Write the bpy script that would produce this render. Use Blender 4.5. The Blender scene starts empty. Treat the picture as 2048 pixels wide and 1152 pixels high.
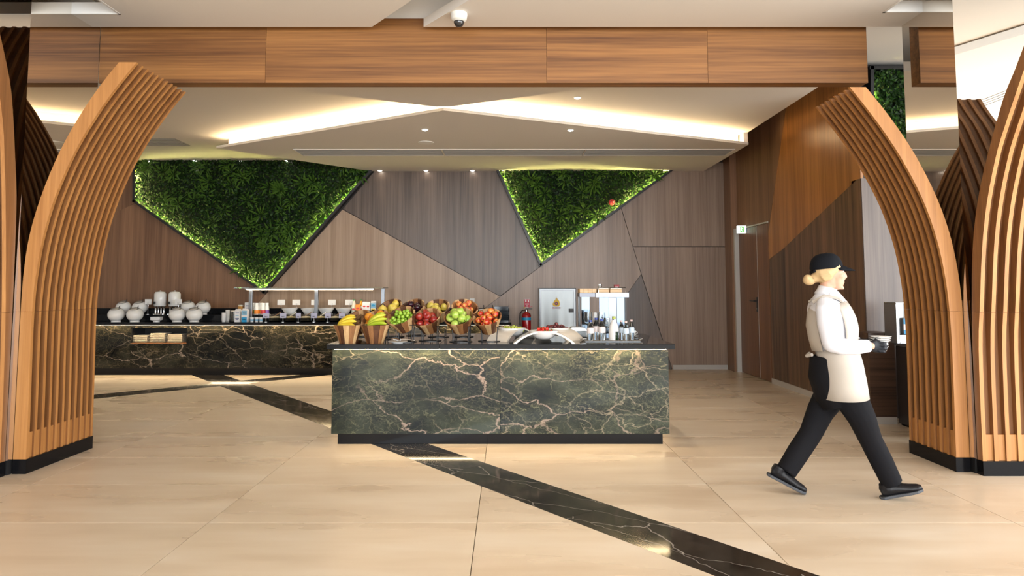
import bpy, bmesh, math, random
from mathutils import Matrix, Vector, Quaternion
R = math.radians
PI = math.pi
random.seed(7)
SC = bpy.context.scene
COL = SC.collection

# ---------------------------------------------------------------- camera
F, CX, CY, EYE = 1365.0, 1014.0, 476.0, 1.4
TH = math.atan(99 / F)
cd = bpy.data.cameras.new('camera')
cam = bpy.data.objects.new('camera', cd)
COL.objects.link(cam)
cam.location = (0, 0, EYE)
cam.rotation_euler = (PI / 2 + TH, 0, 0)
cd.sensor_width = 36
cd.lens = 36 * F / 2048
cd.shift_x = (1024 - CX) / 2048
cd.shift_y = -(576 - CY) / 2048
cd.clip_end = 200
SC.camera = cam
SC.view_settings.view_transform = 'Standard'
SC.view_settings.look = 'None'
SC.view_settings.gamma = 1
SC.view_settings.use_curve_mapping = False
SC.view_settings.exposure = 0.45
SC.cycles.max_bounces = 8
SC.cycles.diffuse_bounces = 4
SC.cycles.glossy_bounces = 4
SC.cycles.transmission_bounces = 6
SC.cycles.transparent_max_bounces = 8
SC.cycles.caustics_reflective = False
SC.cycles.caustics_refractive = False
SC.cycles.sample_clamp_indirect = 4.0

# ---------------------------------------------------------------- world and daylight
w = bpy.data.worlds.new('daylight')
SC.world = w
w.use_nodes = True
bg = w.node_tree.nodes['Background']
bg.inputs[0].default_value = (0.80, 0.90, 1.0, 1)
bg.inputs[1].default_value = 1.0


def area(name, loc, rot, sx, sy, power, col=(1, 1, 1), spread=180):
    l = bpy.data.lights.new(name, 'AREA')
    l.shape = 'RECTANGLE'
    l.size, l.size_y = sx, sy
    l.energy = power
    l.color = col
    l.spread = R(spread)
    o = bpy.data.objects.new(name, l)
    COL.objects.link(o)
    o.location = loc
    o.rotation_euler = rot
    return o


# daylight through the glazed front behind the camera and the glazed side on the right
area('window_light_front', (2.0, -6.85, 1.9), (R(90), 0, R(0)), 13, 3.2, 1050, (0.93, 0.97, 1.0))
area('window_light_side', (9.85, -0.6, 1.9), (R(90), 0, R(90)), 11, 3.2, 950, (0.93, 0.97, 1.0))


# pixel of the photograph -> point of the place
def ray(px, py):
    u, v = (px - CX) / F, (CY - py) / F
    return u, math.cos(TH) - math.sin(TH) * v, math.sin(TH) + math.cos(TH) * v


def atY(px, py, Y):
    u, y, z = ray(px, py)
    t = Y / y
    return Vector((u * t, Y, EYE + z * t))


def atZ(px, py, Z):
    u, y, z = ray(px, py)
    t = (Z - EYE) / z
    return Vector((u * t, y * t, Z))


def atX(px, py, X):
    u, y, z = ray(px, py)
    t = X / u
    return Vector((X, y * t, EYE + z * t))


# ---------------------------------------------------------------- materials
MATS = {}


def nodes(name):
    m = bpy.data.materials.new(name)
    m.use_nodes = True
    nt = m.node_tree
    return m, nt, nt.nodes['Principled BSDF']


def mat(name, col=(0.8, 0.8, 0.8), rough=0.5, metal=0.0, trans=0.0, ior=1.45, emit=None, es=0.0, coat=0.0, sss=0.0, bump=0.0, bscale=60, spec=None, var=0.0, vscale=4):
    if name in MATS:
        return MATS[name]
    m, nt, p = nodes(name)
    p.inputs['Base Color'].default_value = (*col, 1)
    p.inputs['Roughness'].default_value = rough
    p.inputs['Metallic'].default_value = metal
    p.inputs['Transmission Weight'].default_value = trans
    p.inputs['IOR'].default_value = ior
    p.inputs['Coat Weight'].default_value = coat
    if spec is not None:
        p.inputs['Specular IOR Level'].default_value = spec
    if sss:
        p.inputs['Subsurface Weight'].default_value = sss
        p.inputs['Subsurface Radius'].default_value = (0.01, 0.004, 0.002)
    if emit:
        p.inputs['Emission Color'].default_value = (*emit, 1)
        p.inputs['Emission Strength'].default_value = es
    if bump or var:
        tc = nt.nodes.new('ShaderNodeTexCoord')
        n = nt.nodes.new('ShaderNodeTexNoise')
        n.inputs['Scale'].default_value = bscale if bump else vscale
        n.inputs['Detail'].default_value = 4
        nt.links.new(tc.outputs['Object'], n.inputs['Vector'])
        if bump:
            b = nt.nodes.new('ShaderNodeBump')
            b.inputs['Strength'].default_value = bump
            b.inputs['Distance'].default_value = 0.01
            nt.links.new(n.outputs['Fac'], b.inputs['Height'])
            nt.links.new(b.outputs['Normal'], p.inputs['Normal'])
        if var:
            mx = nt.nodes.new('ShaderNodeMix')
            mx.data_type = 'RGBA'
            mx.inputs[6].default_value = (*[c * (1 - var) for c in col], 1)
            mx.inputs[7].default_value = (*[min(1, c * (1 + var)) for c in col], 1)
            nt.links.new(n.outputs['Fac'], mx.inputs[0])
            nt.links.new(mx.outputs[2], p.inputs['Base Color'])
    MATS[name] = m
    return m


class NB:
    """small node-graph helper"""

    def __init__(s, name):
        s.m, s.nt, s.p = nodes(name)

    def n(s, t, **kw):
        x = s.nt.nodes.new(t)
        for k, v in kw.items():
            if k.startswith('i_'):
                key = k[2:]
                x.inputs[int(key) if key.isdigit() else key.replace('_', ' ')].default_value = v
            else:
                setattr(x, k, v)
        return x

    def l(s, a, b):
        s.nt.links.new(a, b)

    def coords(s, kind, scale=(1, 1, 1), rnd=0.0, rot=(0, 0, 0)):
        if kind == 'World':
            src = s.n('ShaderNodeNewGeometry').outputs['Position']
        else:
            src = s.n('ShaderNodeTexCoord').outputs['Object']
        if rnd:
            oi = s.n('ShaderNodeObjectInfo')
            mu = s.n('ShaderNodeMath', operation='MULTIPLY', i_1=rnd)
            s.l(oi.outputs['Random'], mu.inputs[0])
            ad = s.n('ShaderNodeVectorMath', operation='ADD')
            s.l(src, ad.inputs[0])
            s.l(mu.outputs[0], ad.inputs[1])
            src = ad.outputs[0]
        mp = s.n('ShaderNodeMapping')
        mp.inputs['Scale'].default_value = scale
        mp.inputs['Rotation'].default_value = rot
        s.l(src, mp.inputs['Vector'])
        return mp.outputs[0]

    def noise(s, vec, scale, detail=6, rough=0.55, dist=0.0):
        x = s.n('ShaderNodeTexNoise', i_Scale=scale, i_Detail=detail, i_Roughness=rough, i_Distortion=dist)
        s.l(vec, x.inputs['Vector'])
        return x.outputs['Fac']

    def ramp(s, fac, stops, interp='LINEAR'):
        x = s.n('ShaderNodeValToRGB')
        x.color_ramp.interpolation = interp
        el = x.color_ramp.elements
        while len(el) < len(stops):
            el.new(0.5)
        for e, (p, c) in zip(el, stops):
            e.position = p
            e.color = (*c, 1) if len(c) == 3 else c
        s.l(fac, x.inputs[0])
        return x.outputs[0]

    def mix(s, fac, a, b, mode='MIX'):
        x = s.n('ShaderNodeMix', data_type='RGBA', blend_type=mode)
        for v, i in ((fac, 0), (a, 6), (b, 7)):
            if hasattr(v, 'is_linked') or hasattr(v, 'links'):
                s.l(v, x.inputs[i])
            else:
                x.inputs[i].default_value = v if i == 0 else (*v, 1)
        return x.outputs[2]

    def math(s, op, a, b=0.0):
        x = s.n('ShaderNodeMath', operation=op)
        for v, i in ((a, 0), (b, 1)):
            if hasattr(v, 'links'):
                s.l(v, x.inputs[i])
            else:
                x.inputs[i].default_value = v
        return x.outputs[0]

    def bump(s, h, strength, dist=0.005):
        b = s.n('ShaderNodeBump', i_Strength=strength, i_Distance=dist)
        s.l(h, b.inputs['Height'])
        s.l(b.outputs[0], s.p.inputs['Normal'])

    def done(s, col, rough=0.5):
        if col is not None:
            s.l(col, s.p.inputs['Base Color'])
        if hasattr(rough, 'links'):
            s.l(rough, s.p.inputs['Roughness'])
        else:
            s.p.inputs['Roughness'].default_value = rough
        return s.m


def wood(name, dark, light, grain='z', rough=0.4, k=1.0, kind='World', rnd=17.0, contrast=1.0):
    """streaky veneer: noise stretched along the grain"""
    if name in MATS:
        return MATS[name]
    b = NB(name)
    g = {'x': 0, 'y': 1, 'z': 2}[grain]
    sc1, sc2 = [9 * k] * 3, [55 * k] * 3
    sc1[g], sc2[g] = 0.28 * k, 0.9 * k
    n1 = b.noise(b.coords(kind, sc1, rnd), 1.0, 5, 0.6, 0.35)
    n2 = b.noise(b.coords(kind, sc2, rnd), 1.0, 4, 0.65, 0.2)
    s = b.math('ADD', b.math('MULTIPLY', n1, 0.6), b.math('MULTIPLY', n2, 0.4))
    mid = tuple((a + c) / 2 for a, c in zip(dark, light))
    d = 0.16 / contrast
    c = b.ramp(s, [(0.5 - d, dark), (0.5, mid), (0.5 + d, light)])
    b.bump(n2, 0.08, 0.002)
    MATS[name] = b.done(c, rough)
    return MATS[name]


def stone(name, base, mid, vein1, vein2, kind='World', rnd=0.0, amount=1.0, rough=0.08, scale=1.0):
    """dark marble: mottled ground, flowing ridge veins at three sizes and a hairline network"""
    b = NB(name)
    v = b.coords(kind, (scale, scale, scale * 1.5), rnd, (0, R(-16), 0))

    def warped(sc, amt, det):
        wn = b.n('ShaderNodeTexNoise', i_Scale=sc, i_Detail=det, i_Roughness=0.6)
        b.l(v, wn.inputs['Vector'])
        sub = b.n('ShaderNodeVectorMath', operation='SUBTRACT')
        b.l(wn.outputs['Color'], sub.inputs[0])
        sub.inputs[1].default_value = (0.5, 0.5, 0.5)
        scl = b.n('ShaderNodeVectorMath', operation='SCALE')
        scl.inputs['Scale'].default_value = amt
        b.l(sub.outputs[0], scl.inputs[0])
        ad = b.n('ShaderNodeVectorMath', operation='ADD')
        b.l(v, ad.inputs[0])
        b.l(scl.outputs[0], ad.inputs[1])
        return ad.outputs[0]

    w1, w2 = warped(2.3, 0.42, 5.0), warped(5.0, 0.22, 4.0)

    def ridge(vec, sc, width, det=2.0, rot=0.0):
        mp = b.n('ShaderNodeMapping')
        mp.inputs['Rotation'].default_value = (0, rot, 0)
        mp.inputs['Location'].default_value = (rot * 3, 1.7, sc)
        b.l(vec, mp.inputs['Vector'])
        n = b.noise(mp.outputs[0], sc, det, 0.5)
        d = b.math('ABSOLUTE', b.math('SUBTRACT', n, 0.5))
        return b.ramp(d, [(0.0, (1, 1, 1)), (width * .35, (.75, .75, .75)), (width, (0, 0, 0))])

    def gate(sc, lo, hi, off):
        mp = b.n('ShaderNodeMapping')
        mp.inputs['Location'].default_value = (off, off * .7, off * 1.3)
        b.l(v, mp.inputs['Vector'])
        return b.ramp(b.noise(mp.outputs[0], sc, 3, 0.5), [(lo, (0, 0, 0)), (hi, (1, 1, 1))])

    c = b.ramp(b.noise(w1, 1.9, 6, 0.62), [(0.40, base), (0.50, mid), (0.62, tuple(x * 2.2 for x in mid))])
    speck = b.noise(w2, 46, 4, 0.75)
    c = b.mix(b.math('MULTIPLY', b.ramp(speck, [(0.50, (0, 0, 0)), (0.75, (0.55, 0.55, 0.55))]), gate(1.5, .40, .62, 9.4)), c, vein2)
    vo = b.n('ShaderNodeTexVoronoi', feature='DISTANCE_TO_EDGE', i_Scale=7.5)
    b.l(w1, vo.inputs['Vector'])
    hair = b.ramp(vo.outputs['Distance'], [(0.0, (1, 1, 1)), (0.035, (0, 0, 0))])
    f4 = b.math('MULTIPLY', b.math('MULTIPLY', hair, gate(1.6, .42, .62, 5.1)), 0.42 * amount)
    f3 = b.math('MULTIPLY', b.math('MULTIPLY', ridge(w2, 4.6, 0.012, 3.0, .5), gate(1.3, .40, .60, 2.2)), 0.65 * amount)

    def cracks(vec, sc, width, rot, zs):
        mp = b.n('ShaderNodeMapping')
        mp.inputs['Rotation'].default_value = (0, rot, 0)
        mp.inputs['Scale'].default_value = (1, 1, zs)
        mp.inputs['Location'].default_value = (sc, 2.2, rot)
        b.l(vec, mp.inputs['Vector'])
        vv = b.n('ShaderNodeTexVoronoi', feature='DISTANCE_TO_EDGE', i_Scale=sc)
        b.l(mp.outputs[0], vv.inputs['Vector'])
        return b.ramp(vv.outputs['Distance'], [(0.0, (1, 1, 1)), (width * .3, (.85, .85, .85)), (width, (0, 0, 0))])

    f2 = b.math('MULTIPLY', b.math('MULTIPLY', cracks(w1, 2.9, 0.024, -.5, 1.5), gate(1.1, .42, .60, 7.7)), 0.75 * amount)
    f1 = b.math('MULTIPLY', b.math('MULTIPLY', cracks(w1, 1.35, 0.016, .35, 1.7), gate(1.2, .36, .54, 3.3)), 0.9 * amount)
    c = b.mix(f4, c, vein2)
    c = b.mix(f3, c, vein2)
    c = b.mix(f2, c, tuple((p + q) / 2 for p, q in zip(vein1, vein2)))
    c = b.mix(f1, c, vein1)
    b.p.inputs['Specular IOR Level'].default_value = 0.2
    MATS[name] = b.done(c, rough)
    return MATS[name]


def floor_tile():
    b = NB('beige_porcelain')
    v = b.coords('World', (0.55, 2.0, 1), 31.0)
    n = b.noise(v, 1.3, 3, 0.5)
    f = b.noise(b.coords('World', (1.2, 7, 1), 31.0), 1.4, 3, 0.5)
    s = b.math('ADD', b.math('MULTIPLY', n, 0.72), b.math('MULTIPLY', f, 0.28))
    c = b.ramp(s, [(0.32, (0.60, 0.475, 0.345)), (0.5, (0.68, 0.56, 0.425)), (0.68, (0.75, 0.65, 0.525))])
    r = b.ramp(n, [(0.3, (0.24, 0.24, 0.24)), (0.7, (0.36, 0.36, 0.36))])
    return b.done(c, r)


def floor_stripe():
    b = NB('black_floor_marble')
    v = b.coords('World', (1, 1, 1), 9.0, (0, 0, R(40)))
    wn = b.noise(v, 3, 4, 0.6)
    base = b.ramp(b.noise(v, 5, 6, 0.65), [(0.35, (0.012, 0.010, 0.008)), (0.7, (0.045, 0.038, 0.03))])
    mp = b.n('ShaderNodeMapping')
    mp.inputs['Scale'].default_value = (0.55, 2.4, 1)
    b.l(v, mp.inputs['Vector'])
    wa = b.n('ShaderNodeVectorMath', operation='ADD')
    b.l(mp.outputs[0], wa.inputs[0])
    b.l(b.math('MULTIPLY', wn, 0.35), wa.inputs[1])
    vo = b.n('ShaderNodeTexVoronoi', feature='DISTANCE_TO_EDGE', i_Scale=1.6)
    b.l(wa.outputs[0], vo.inputs['Vector'])
    ve = b.ramp(vo.outputs['Distance'], [(0.0, (0.65, 0.65, 0.65)), (0.009, (0, 0, 0))])
    c = b.mix(ve, base, (0.55, 0.5, 0.45))
    b.p.inputs['Specular IOR Level'].default_value = 0.7
    return b.done(c, 0.09)


def leafy(name, stops, rough=0.45):
    b = NB(name)
    g = b.n('ShaderNodeNewGeometry')
    c = b.ramp(g.outputs['Random Per Island'], stops)
    b.p.inputs['Specular IOR Level'].default_value = 0.15
    return b.done(c, rough)


def two_tone(name, c1, c2, scale, rough=0.35, lo=0.4, hi=0.65, spots=None):
    """fruit skins: two colours blended by noise, differing per fruit"""
    if name in MATS:
        return MATS[name]
    b = NB(name)
    v = b.coords('Object', (1, 1, 1), 23.0)
    n = b.noise(v, scale, 3, 0.5)
    c = b.ramp(n, [(lo, c1), (hi, c2)])
    if spots:
        c = b.mix(b.ramp(b.noise(v, scale * 22, 2, 0.5), [(0.62, (0, 0, 0)), (0.70, (0.6, 0.6, 0.6))]), c, spots)
    b.bump(b.noise(v, 140, 2), 0.06, 0.002)
    MATS[name] = b.done(c, rough)
    return MATS[name]


BEAM = wood('beam_veneer', (0.085, 0.028, 0.007), (0.35, 0.155, 0.045), 'x', 0.42, 0.9)
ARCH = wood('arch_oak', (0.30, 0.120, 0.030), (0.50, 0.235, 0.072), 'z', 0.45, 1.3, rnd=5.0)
ARCH_SHADE = wood('arch_oak_side_shade', (0.16, 0.062, 0.018), (0.29, 0.125, 0.040), 'z', 0.5, 1.3, rnd=5.0)  # arch oak darkened, shade of the rib sides put into the colour
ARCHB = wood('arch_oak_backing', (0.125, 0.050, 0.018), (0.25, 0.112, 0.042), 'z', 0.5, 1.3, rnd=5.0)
WALLA = wood('wall_veneer_warm', (0.125, 0.056, 0.026), (0.270, 0.138, 0.072), 'z', 0.38, 0.8, contrast=1.25)
WALLL = wood('wall_veneer_light', (0.28, 0.178, 0.110), (0.45, 0.315, 0.215), 'z', 0.38, 0.8, contrast=1.25)
WALLG = wood('wall_veneer_grey', (0.19, 0.125, 0.089), (0.34, 0.245, 0.185), 'z', 0.36, 0.8, contrast=1.25)
WALLD = wood('wall_veneer_dark', (0.058, 0.037, 0.027), (0.165, 0.114, 0.085), 'z', 0.36, 0.8, contrast=1.35)
RWO = wood('side_veneer_orange', (0.24, 0.092, 0.023), (0.50, 0.225, 0.068), 'z', 0.30, 0.8, contrast=1.3)
RWB = wood('side_veneer_brown', (0.13, 0.062, 0.030), (0.28, 0.145, 0.076), 'z', 0.4, 0.8, contrast=1.2)
RWD = wood('side_veneer_dark', (0.040, 0.021, 0.012), (0.210, 0.118, 0.066), 'z', 0.36, 0.8, contrast=1.4)
ALC = wood('alcove_veneer', (0.060, 0.045, 0.040), (0.19, 0.145, 0.125), 'z', 0.42, 0.6, contrast=1.4)
HALFW = wood('half_counter_veneer', (0.028, 0.015, 0.010), (0.12, 0.065, 0.040), 'x', 0.4, 1.2)
DOORM = wood('door_veneer', (0.12, 0.050, 0.024), (0.23, 0.105, 0.054), 'z', 0.38, 1.0)
STL = wood('stave_light', (0.44, 0.255, 0.115), (0.64, 0.42, 0.21), 'z', 0.42, 3, 'Object', 11)
STM = wood('stave_mid', (0.19, 0.078, 0.028), (0.33, 0.155, 0.060), 'z', 0.42, 3, 'Object', 11)
STD = wood('stave_dark', (0.055, 0.020, 0.009), (0.13, 0.050, 0.020), 'z', 0.42, 3, 'Object', 11)
BOARD = wood('serving_board', (0.52, 0.33, 0.17), (0.74, 0.53, 0.32), 'x', 0.5, 2, 'Object', 11)
MARBLE = stone('green_marble', (0.005, 0.008, 0.009), (0.018, 0.022, 0.015), (0.36, 0.265, 0.21), (0.22, 0.215, 0.12), 'World', 13.0, 0.92, 0.10, 1.0)
MARBLEB = stone('black_green_marble', (0.004, 0.005, 0.005), (0.015, 0.015, 0.011), (0.40, 0.32, 0.26), (0.20, 0.16, 0.09), 'World', 13.0, 0.85, 0.07, 0.9)
GRANITE = mat('black_granite', (0.010, 0.011, 0.013), 0.07, spec=0.16)
PLINTH = mat('black_plinth', (0.006, 0.006, 0.007), 0.16, spec=0.15)
TILE = floor_tile()
STRIPE = floor_stripe()
GROUT = mat('tile_grout', (0.20, 0.145, 0.095), 0.8)
CEIL = mat('ceiling_plaster', (0.75, 0.70, 0.635), 0.75, bump=0.05, bscale=90)
CEILW = mat('white_plaster', (0.80, 0.78, 0.74), 0.7)
GRILLE = mat('grille_grey', (0.33, 0.31, 0.28), 0.55)
SMIRROR = mat('display_mirror', (0.085, 0.105, 0.135), 0.06, metal=1)
STEELD = mat('toned_down_steel', (0.17, 0.175, 0.18), 0.30, metal=1)  # even steel tone, darkened so window reflections in it stay below white
FASC = mat('fascia_steel', (0.26, 0.28, 0.31), 0.35, metal=1)
MIRROR = mat('bronze_mirror', (0.86, 0.82, 0.76), 0.015, metal=1)
STEEL = mat('brushed_steel', (0.46, 0.47, 0.48), 0.28, metal=1)
CHROME = mat('chrome', (0.80, 0.81, 0.83), 0.08, metal=1)
DSTEEL = mat('dark_steel', (0.10, 0.10, 0.11), 0.3, metal=1)
BLACKM = mat('black_metal', (0.012, 0.012, 0.013), 0.35)
BLACKP = mat('black_plastic', (0.015, 0.015, 0.016), 0.4)
CERAM = mat('white_ceramic', (0.86, 0.85, 0.83), 0.13)
CREAM = mat('cream_ceramic', (0.76, 0.70, 0.61), 0.16)
PAPER = mat('white_card', (0.82, 0.81, 0.80), 0.6)
LILAC = mat('lilac_card', (0.50, 0.50, 0.66), 0.6)
GLASS = mat('clear_glass', (0.97, 0.99, 0.98), 0.02, trans=1, ior=1.45)
SPOT_W = 55
LEDW = mat('warm_led', (1, 1, 1), 0.5, emit=(1.0, 0.74, 0.42), es=52)
LEDT = mat('toe_led', (1, 1, 1), 0.5, emit=(1.0, 0.76, 0.46), es=14)
LEDC = mat('cove_led', (1, 1, 1), 0.5, emit=(1.0, 0.74, 0.42), es=42)
LEDG = mat('planting_led', (1, 1, 1), 0.5, emit=(1.0, 0.93, 0.30), es=330)
LEDS = mat('spot_lens', (1, 1, 1), 0.5, emit=(1.0, 0.93, 0.80), es=22)
BASEB = mat('grey_skirting', (0.48, 0.45, 0.42), 0.5)
JAMB = mat('painted_jamb', (0.55, 0.53, 0.50), 0.5)

# ---------------------------------------------------------------- mesh helpers
OFF = {}


class MB:
    def __init__(s):
        s.v, s.f = [], []
        s.M = Matrix()

    def add(s, vs, fs):
        o = len(s.v)
        s.v += [tuple(s.M @ Vector(p)) for p in vs]
        s.f += [tuple(i + o for i in f) for f in fs]
        return s

    def box(s, a, b):
        (x0, y0, z0), (x1, y1, z1) = a, b
        return s.add([(x0, y0, z0), (x1, y0, z0), (x1, y1, z0), (x0, y1, z0), (x0, y0, z1), (x1, y0, z1), (x1, y1, z1), (x0, y1, z1)],
                     [(0, 3, 2, 1), (4, 5, 6, 7), (0, 1, 5, 4), (1, 2, 6, 5), (2, 3, 7, 6), (3, 0, 4, 7)])

    def prism(s, poly, ax, lo, hi):
        def p(q, t):
            return (t, q[0], q[1]) if ax == 'x' else (q[0], t, q[1]) if ax == 'y' else (q[0], q[1], t)
        n = len(poly)
        vs = [p(q, lo) for q in poly] + [p(q, hi) for q in poly]
        return s.add(vs, [tuple(range(n)), tuple(range(2 * n - 1, n - 1, -1))] + [(i, (i + 1) % n, n + (i + 1) % n, n + i) for i in range(n)])

    def lathe(s, prof, seg=20, a0=0.0, a1=2 * PI):
        full = abs(a1 - a0 - 2 * PI) < 1e-6
        m = seg if full else seg + 1
        vs, fs = [], []
        for r, z in prof:
            for i in range(m):
                a = a0 + (a1 - a0) * i / seg
                vs.append((r * math.cos(a), r * math.sin(a), z))
        for j in range(len(prof) - 1):
            for i in range(seg):
                k = (i + 1) % m
                fs.append((j * m + i, j * m + k, (j + 1) * m + k, (j + 1) * m + i))
        if full:
            if prof[0][0] > 1e-5:
                fs.append(tuple(range(m - 1, -1, -1)))
            if prof[-1][0] > 1e-5:
                fs.append(tuple((len(prof) - 1) * m + i for i in range(m)))
        return s.add(vs, fs)

    def tube(s, pts, r, seg=8, closed=False):
        pts = [Vector(p) for p in pts]
        n = len(pts)
        rs = r if isinstance(r, (list, tuple)) else [r] * n
        vs, fs = [], []
        u = None
        for i, p in enumerate(pts):
            if closed:
                t = pts[(i + 1) % n] - pts[i - 1]
            else:
                t = pts[min(i + 1, n - 1)] - pts[max(i - 1, 0)]
            t.normalize()
            if u is None:
                u = t.orthogonal().normalized()
            u = (u - t * u.dot(t)).normalized()
            ww = t.cross(u)
            for k in range(seg):
                a = 2 * PI * k / seg
                vs.append(p + (u * math.cos(a) + ww * math.sin(a)) * rs[i])
        for i in range(n if closed else n - 1):
            j = (i + 1) % n
            for k in range(seg):
                k2 = (k + 1) % seg
                fs.append((i * seg + k, i * seg + k2, j * seg + k2, j * seg + k))
        if not closed:
            fs += [tuple(range(seg - 1, -1, -1)), tuple((n - 1) * seg + k for k in range(seg))]
        return s.add(vs, fs)

    def ring(s, c, rad, r, seg=28, k=6):
        return s.tube([(c[0] + rad * math.cos(2 * PI * i / seg), c[1] + rad * math.sin(2 * PI * i / seg), c[2]) for i in range(seg)], r, k, True)

    def ell(s, c, rx, ry=None, rz=None, seg=14, rings=9):
        ry = rx if ry is None else ry
        rz = rx if rz is None else rz
        prof = [(math.sin(PI * j / rings), -math.cos(PI * j / rings)) for j in range(rings + 1)]
        old = s.M
        s.M = old @ Matrix.Translation(c) @ Matrix.Diagonal((rx, ry, rz, 1))
        s.lathe([(max(r, 0.0), z) for r, z in prof], seg)
        s.M = old
        return s

    def loft(s, secs, seg=16, lat=(0, 1, 0), cap=True, a0=0.0, a1=2 * PI):
        """secs: (centre, half-width along lat, half-depth across, superellipse power)"""
        full = abs(a1 - a0 - 2 * PI) < 1e-6
        m = seg if full else seg + 1
        cs = [Vector(q[0]) for q in secs]
        n = len(cs)
        L = Vector(lat)
        vs, fs = [], []
        for i, q in enumerate(secs):
            t = (cs[min(i + 1, n - 1)] - cs[max(i - 1, 0)]).normalized()
            wv = L.cross(t).normalized()
            u = t.cross(wv).normalized()
            for k in range(m):
                a = a0 + (a1 - a0) * k / seg
                vs.append(cs[i] + wv * (q[2] * math.cos(a)) + u * (q[1] * math.sin(a)))
        for i in range(n - 1):
            for k in range(seg):
                k2 = (k + 1) % m
                fs.append((i * m + k, i * m + k2, (i + 1) * m + k2, (i + 1) * m + k))
        if cap and full:
            fs += [tuple(range(m - 1, -1, -1)), tuple((n - 1) * m + k for k in range(m))]
        return s.add(vs, fs)

    def mesh(s, name, m, smooth=False, angle=40):
        me = bpy.data.meshes.new(name)
        me.from_pydata(s.v, [], s.f)
        bm = bmesh.new()
        bm.from_mesh(me)
        bmesh.ops.remove_doubles(bm, verts=bm.verts, dist=1e-6)
        bmesh.ops.recalc_face_normals(bm, faces=bm.faces)
        bm.to_mesh(me)
        bm.free()
        if m:
            me.materials.append(m)
        if smooth:
            me.polygons.foreach_set('use_smooth', [True] * len(me.polygons))
            me.set_sharp_from_angle(angle=R(angle))
        return me

    def build(s, name, m, parent=None, smooth=False, bevel=0.0, world=False, kind=None, angle=40):
        if world and parent is not None:
            o = OFF[parent]
            s.v = [(p[0] - o.x, p[1] - o.y, p[2] - o.z) for p in s.v]
        ob = bpy.data.objects.new(name, s.mesh(name, m, smooth, angle))
        COL.objects.link(ob)
        if parent is not None:
            ob.parent = parent
            OFF[ob] = OFF.get(parent, Vector())
        else:
            OFF[ob] = Vector()
        if bevel:
            bv = ob.modifiers.new('bevel', 'BEVEL')
            bv.width = bevel
            bv.segments = 2
            bv.limit_method = 'ANGLE'
        if kind:
            ob['kind'] = kind
        return ob


def link(name, me, parent, loc=(0, 0, 0), rot=None):
    o = bpy.data.objects.new(name, me)
    COL.objects.link(o)
    o.parent = parent
    o.location = loc
    if rot is not None:
        o.rotation_euler = rot
    OFF[o] = OFF.get(parent, Vector())
    return o


def tag(o, label, cat, group=None, kind=None):
    o['label'] = label
    o['category'] = cat
    if group:
        o['group'] = group
    if kind:
        o['kind'] = kind
    return o


def thing(name, label, cat, loc=(0, 0, 0), rz=0.0, group=None):
    o = bpy.data.objects.new(name, None)
    o.empty_display_size = 0.05
    COL.objects.link(o)
    o.location = loc
    o.rotation_euler = (0, 0, rz)
    OFF[o] = Vector(loc)
    return tag(o, label, cat, group)


def struct(name, label=None, cat=None, loc=(0, 0, 0)):
    o = bpy.data.objects.new(name, None)
    o.empty_display_size = 0.05
    COL.objects.link(o)
    o.location = loc
    OFF[o] = Vector(loc)
    o['kind'] = 'structure'
    o['label'] = label or name
    o['category'] = cat or name.split('_')[0]
    return o


def mark(o, label, cat):
    o['kind'] = 'structure'
    return tag(o, label, cat)


def dup(root, loc, label=None, rot=None, group=None, scale=None):
    """copy a thing, its parts and their sub-parts"""
    r = root.copy()
    COL.objects.link(r)
    r.location = loc
    OFF[r] = Vector(loc)
    if rot is not None:
        r.rotation_euler = rot
    if scale is not None:
        r.scale = (scale,) * 3 if isinstance(scale, (int, float)) else scale
    if label:
        r['label'] = label
    if group:
        r['group'] = group
    for ch in list(root.children):
        c = ch.copy()
        COL.objects.link(c)
        c.parent = r
        for g in list(ch.children):
            d = g.copy()
            COL.objects.link(d)
            d.parent = c
    return r


def poly_px(pts, Y):
    return [(p.x, p.z) for p in (atY(x, y, Y) for x, y in pts)]


def clip(poly, a, b, c, keep):
    """keep the side a*x+b*y>=c (keep=1) or <=c (keep=-1)"""
    out = []
    n = len(poly)
    for i in range(n):
        p, q = poly[i], poly[(i + 1) % n]
        dp, dq = keep * (a * p[0] + b * p[1] - c), keep * (a * q[0] + b * q[1] - c)
        if dp >= 0:
            out.append(p)
        if (dp > 0 and dq < 0) or (dp < 0 and dq > 0):
            t = dp / (dp - dq)
            out.append((p[0] + (q[0] - p[0]) * t, p[1] + (q[1] - p[1]) * t))
    return out


def parea(p):
    return abs(sum(p[i][0] * p[(i + 1) % len(p)][1] - p[(i + 1) % len(p)][0] * p[i][1] for i in range(len(p)))) / 2


def halfplane(p, q):
    a, b = q[1] - p[1], -(q[0] - p[0])
    n = math.hypot(a, b)
    a, b = a / n, b / n
    return a, b, a * p[0] + b * p[1]


def smooth_pts(pts, n):
    """Catmull-Rom through (z, s) points, resampled at n steps"""
    pts = sorted(pts)
    zs = [p[0] for p in pts]
    out = []
    for k in range(n + 1):
        z = zs[0] + (zs[-1] - zs[0]) * k / n
        i = max(0, min(len(pts) - 2, next((j for j in range(len(pts) - 1) if zs[j + 1] >= z), len(pts) - 2)))
        p0, p1, p2, p3 = pts[max(i - 1, 0)], pts[i], pts[i + 1], pts[min(i + 2, len(pts) - 1)]
        h = p2[0] - p1[0]
        t = (z - p1[0]) / h
        m1 = (p2[1] - p0[1]) / max(p2[0] - p0[0], 1e-6) * h
        m2 = (p3[1] - p1[1]) / max(p3[0] - p1[0], 1e-6) * h
        out.append((z, (2 * t**3 - 3 * t**2 + 1) * p1[1] + (t**3 - 2 * t**2 + t) * m1 + (-2 * t**3 + 3 * t**2) * p2[1] + (t**3 - t**2) * m2))
    return out


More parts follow.
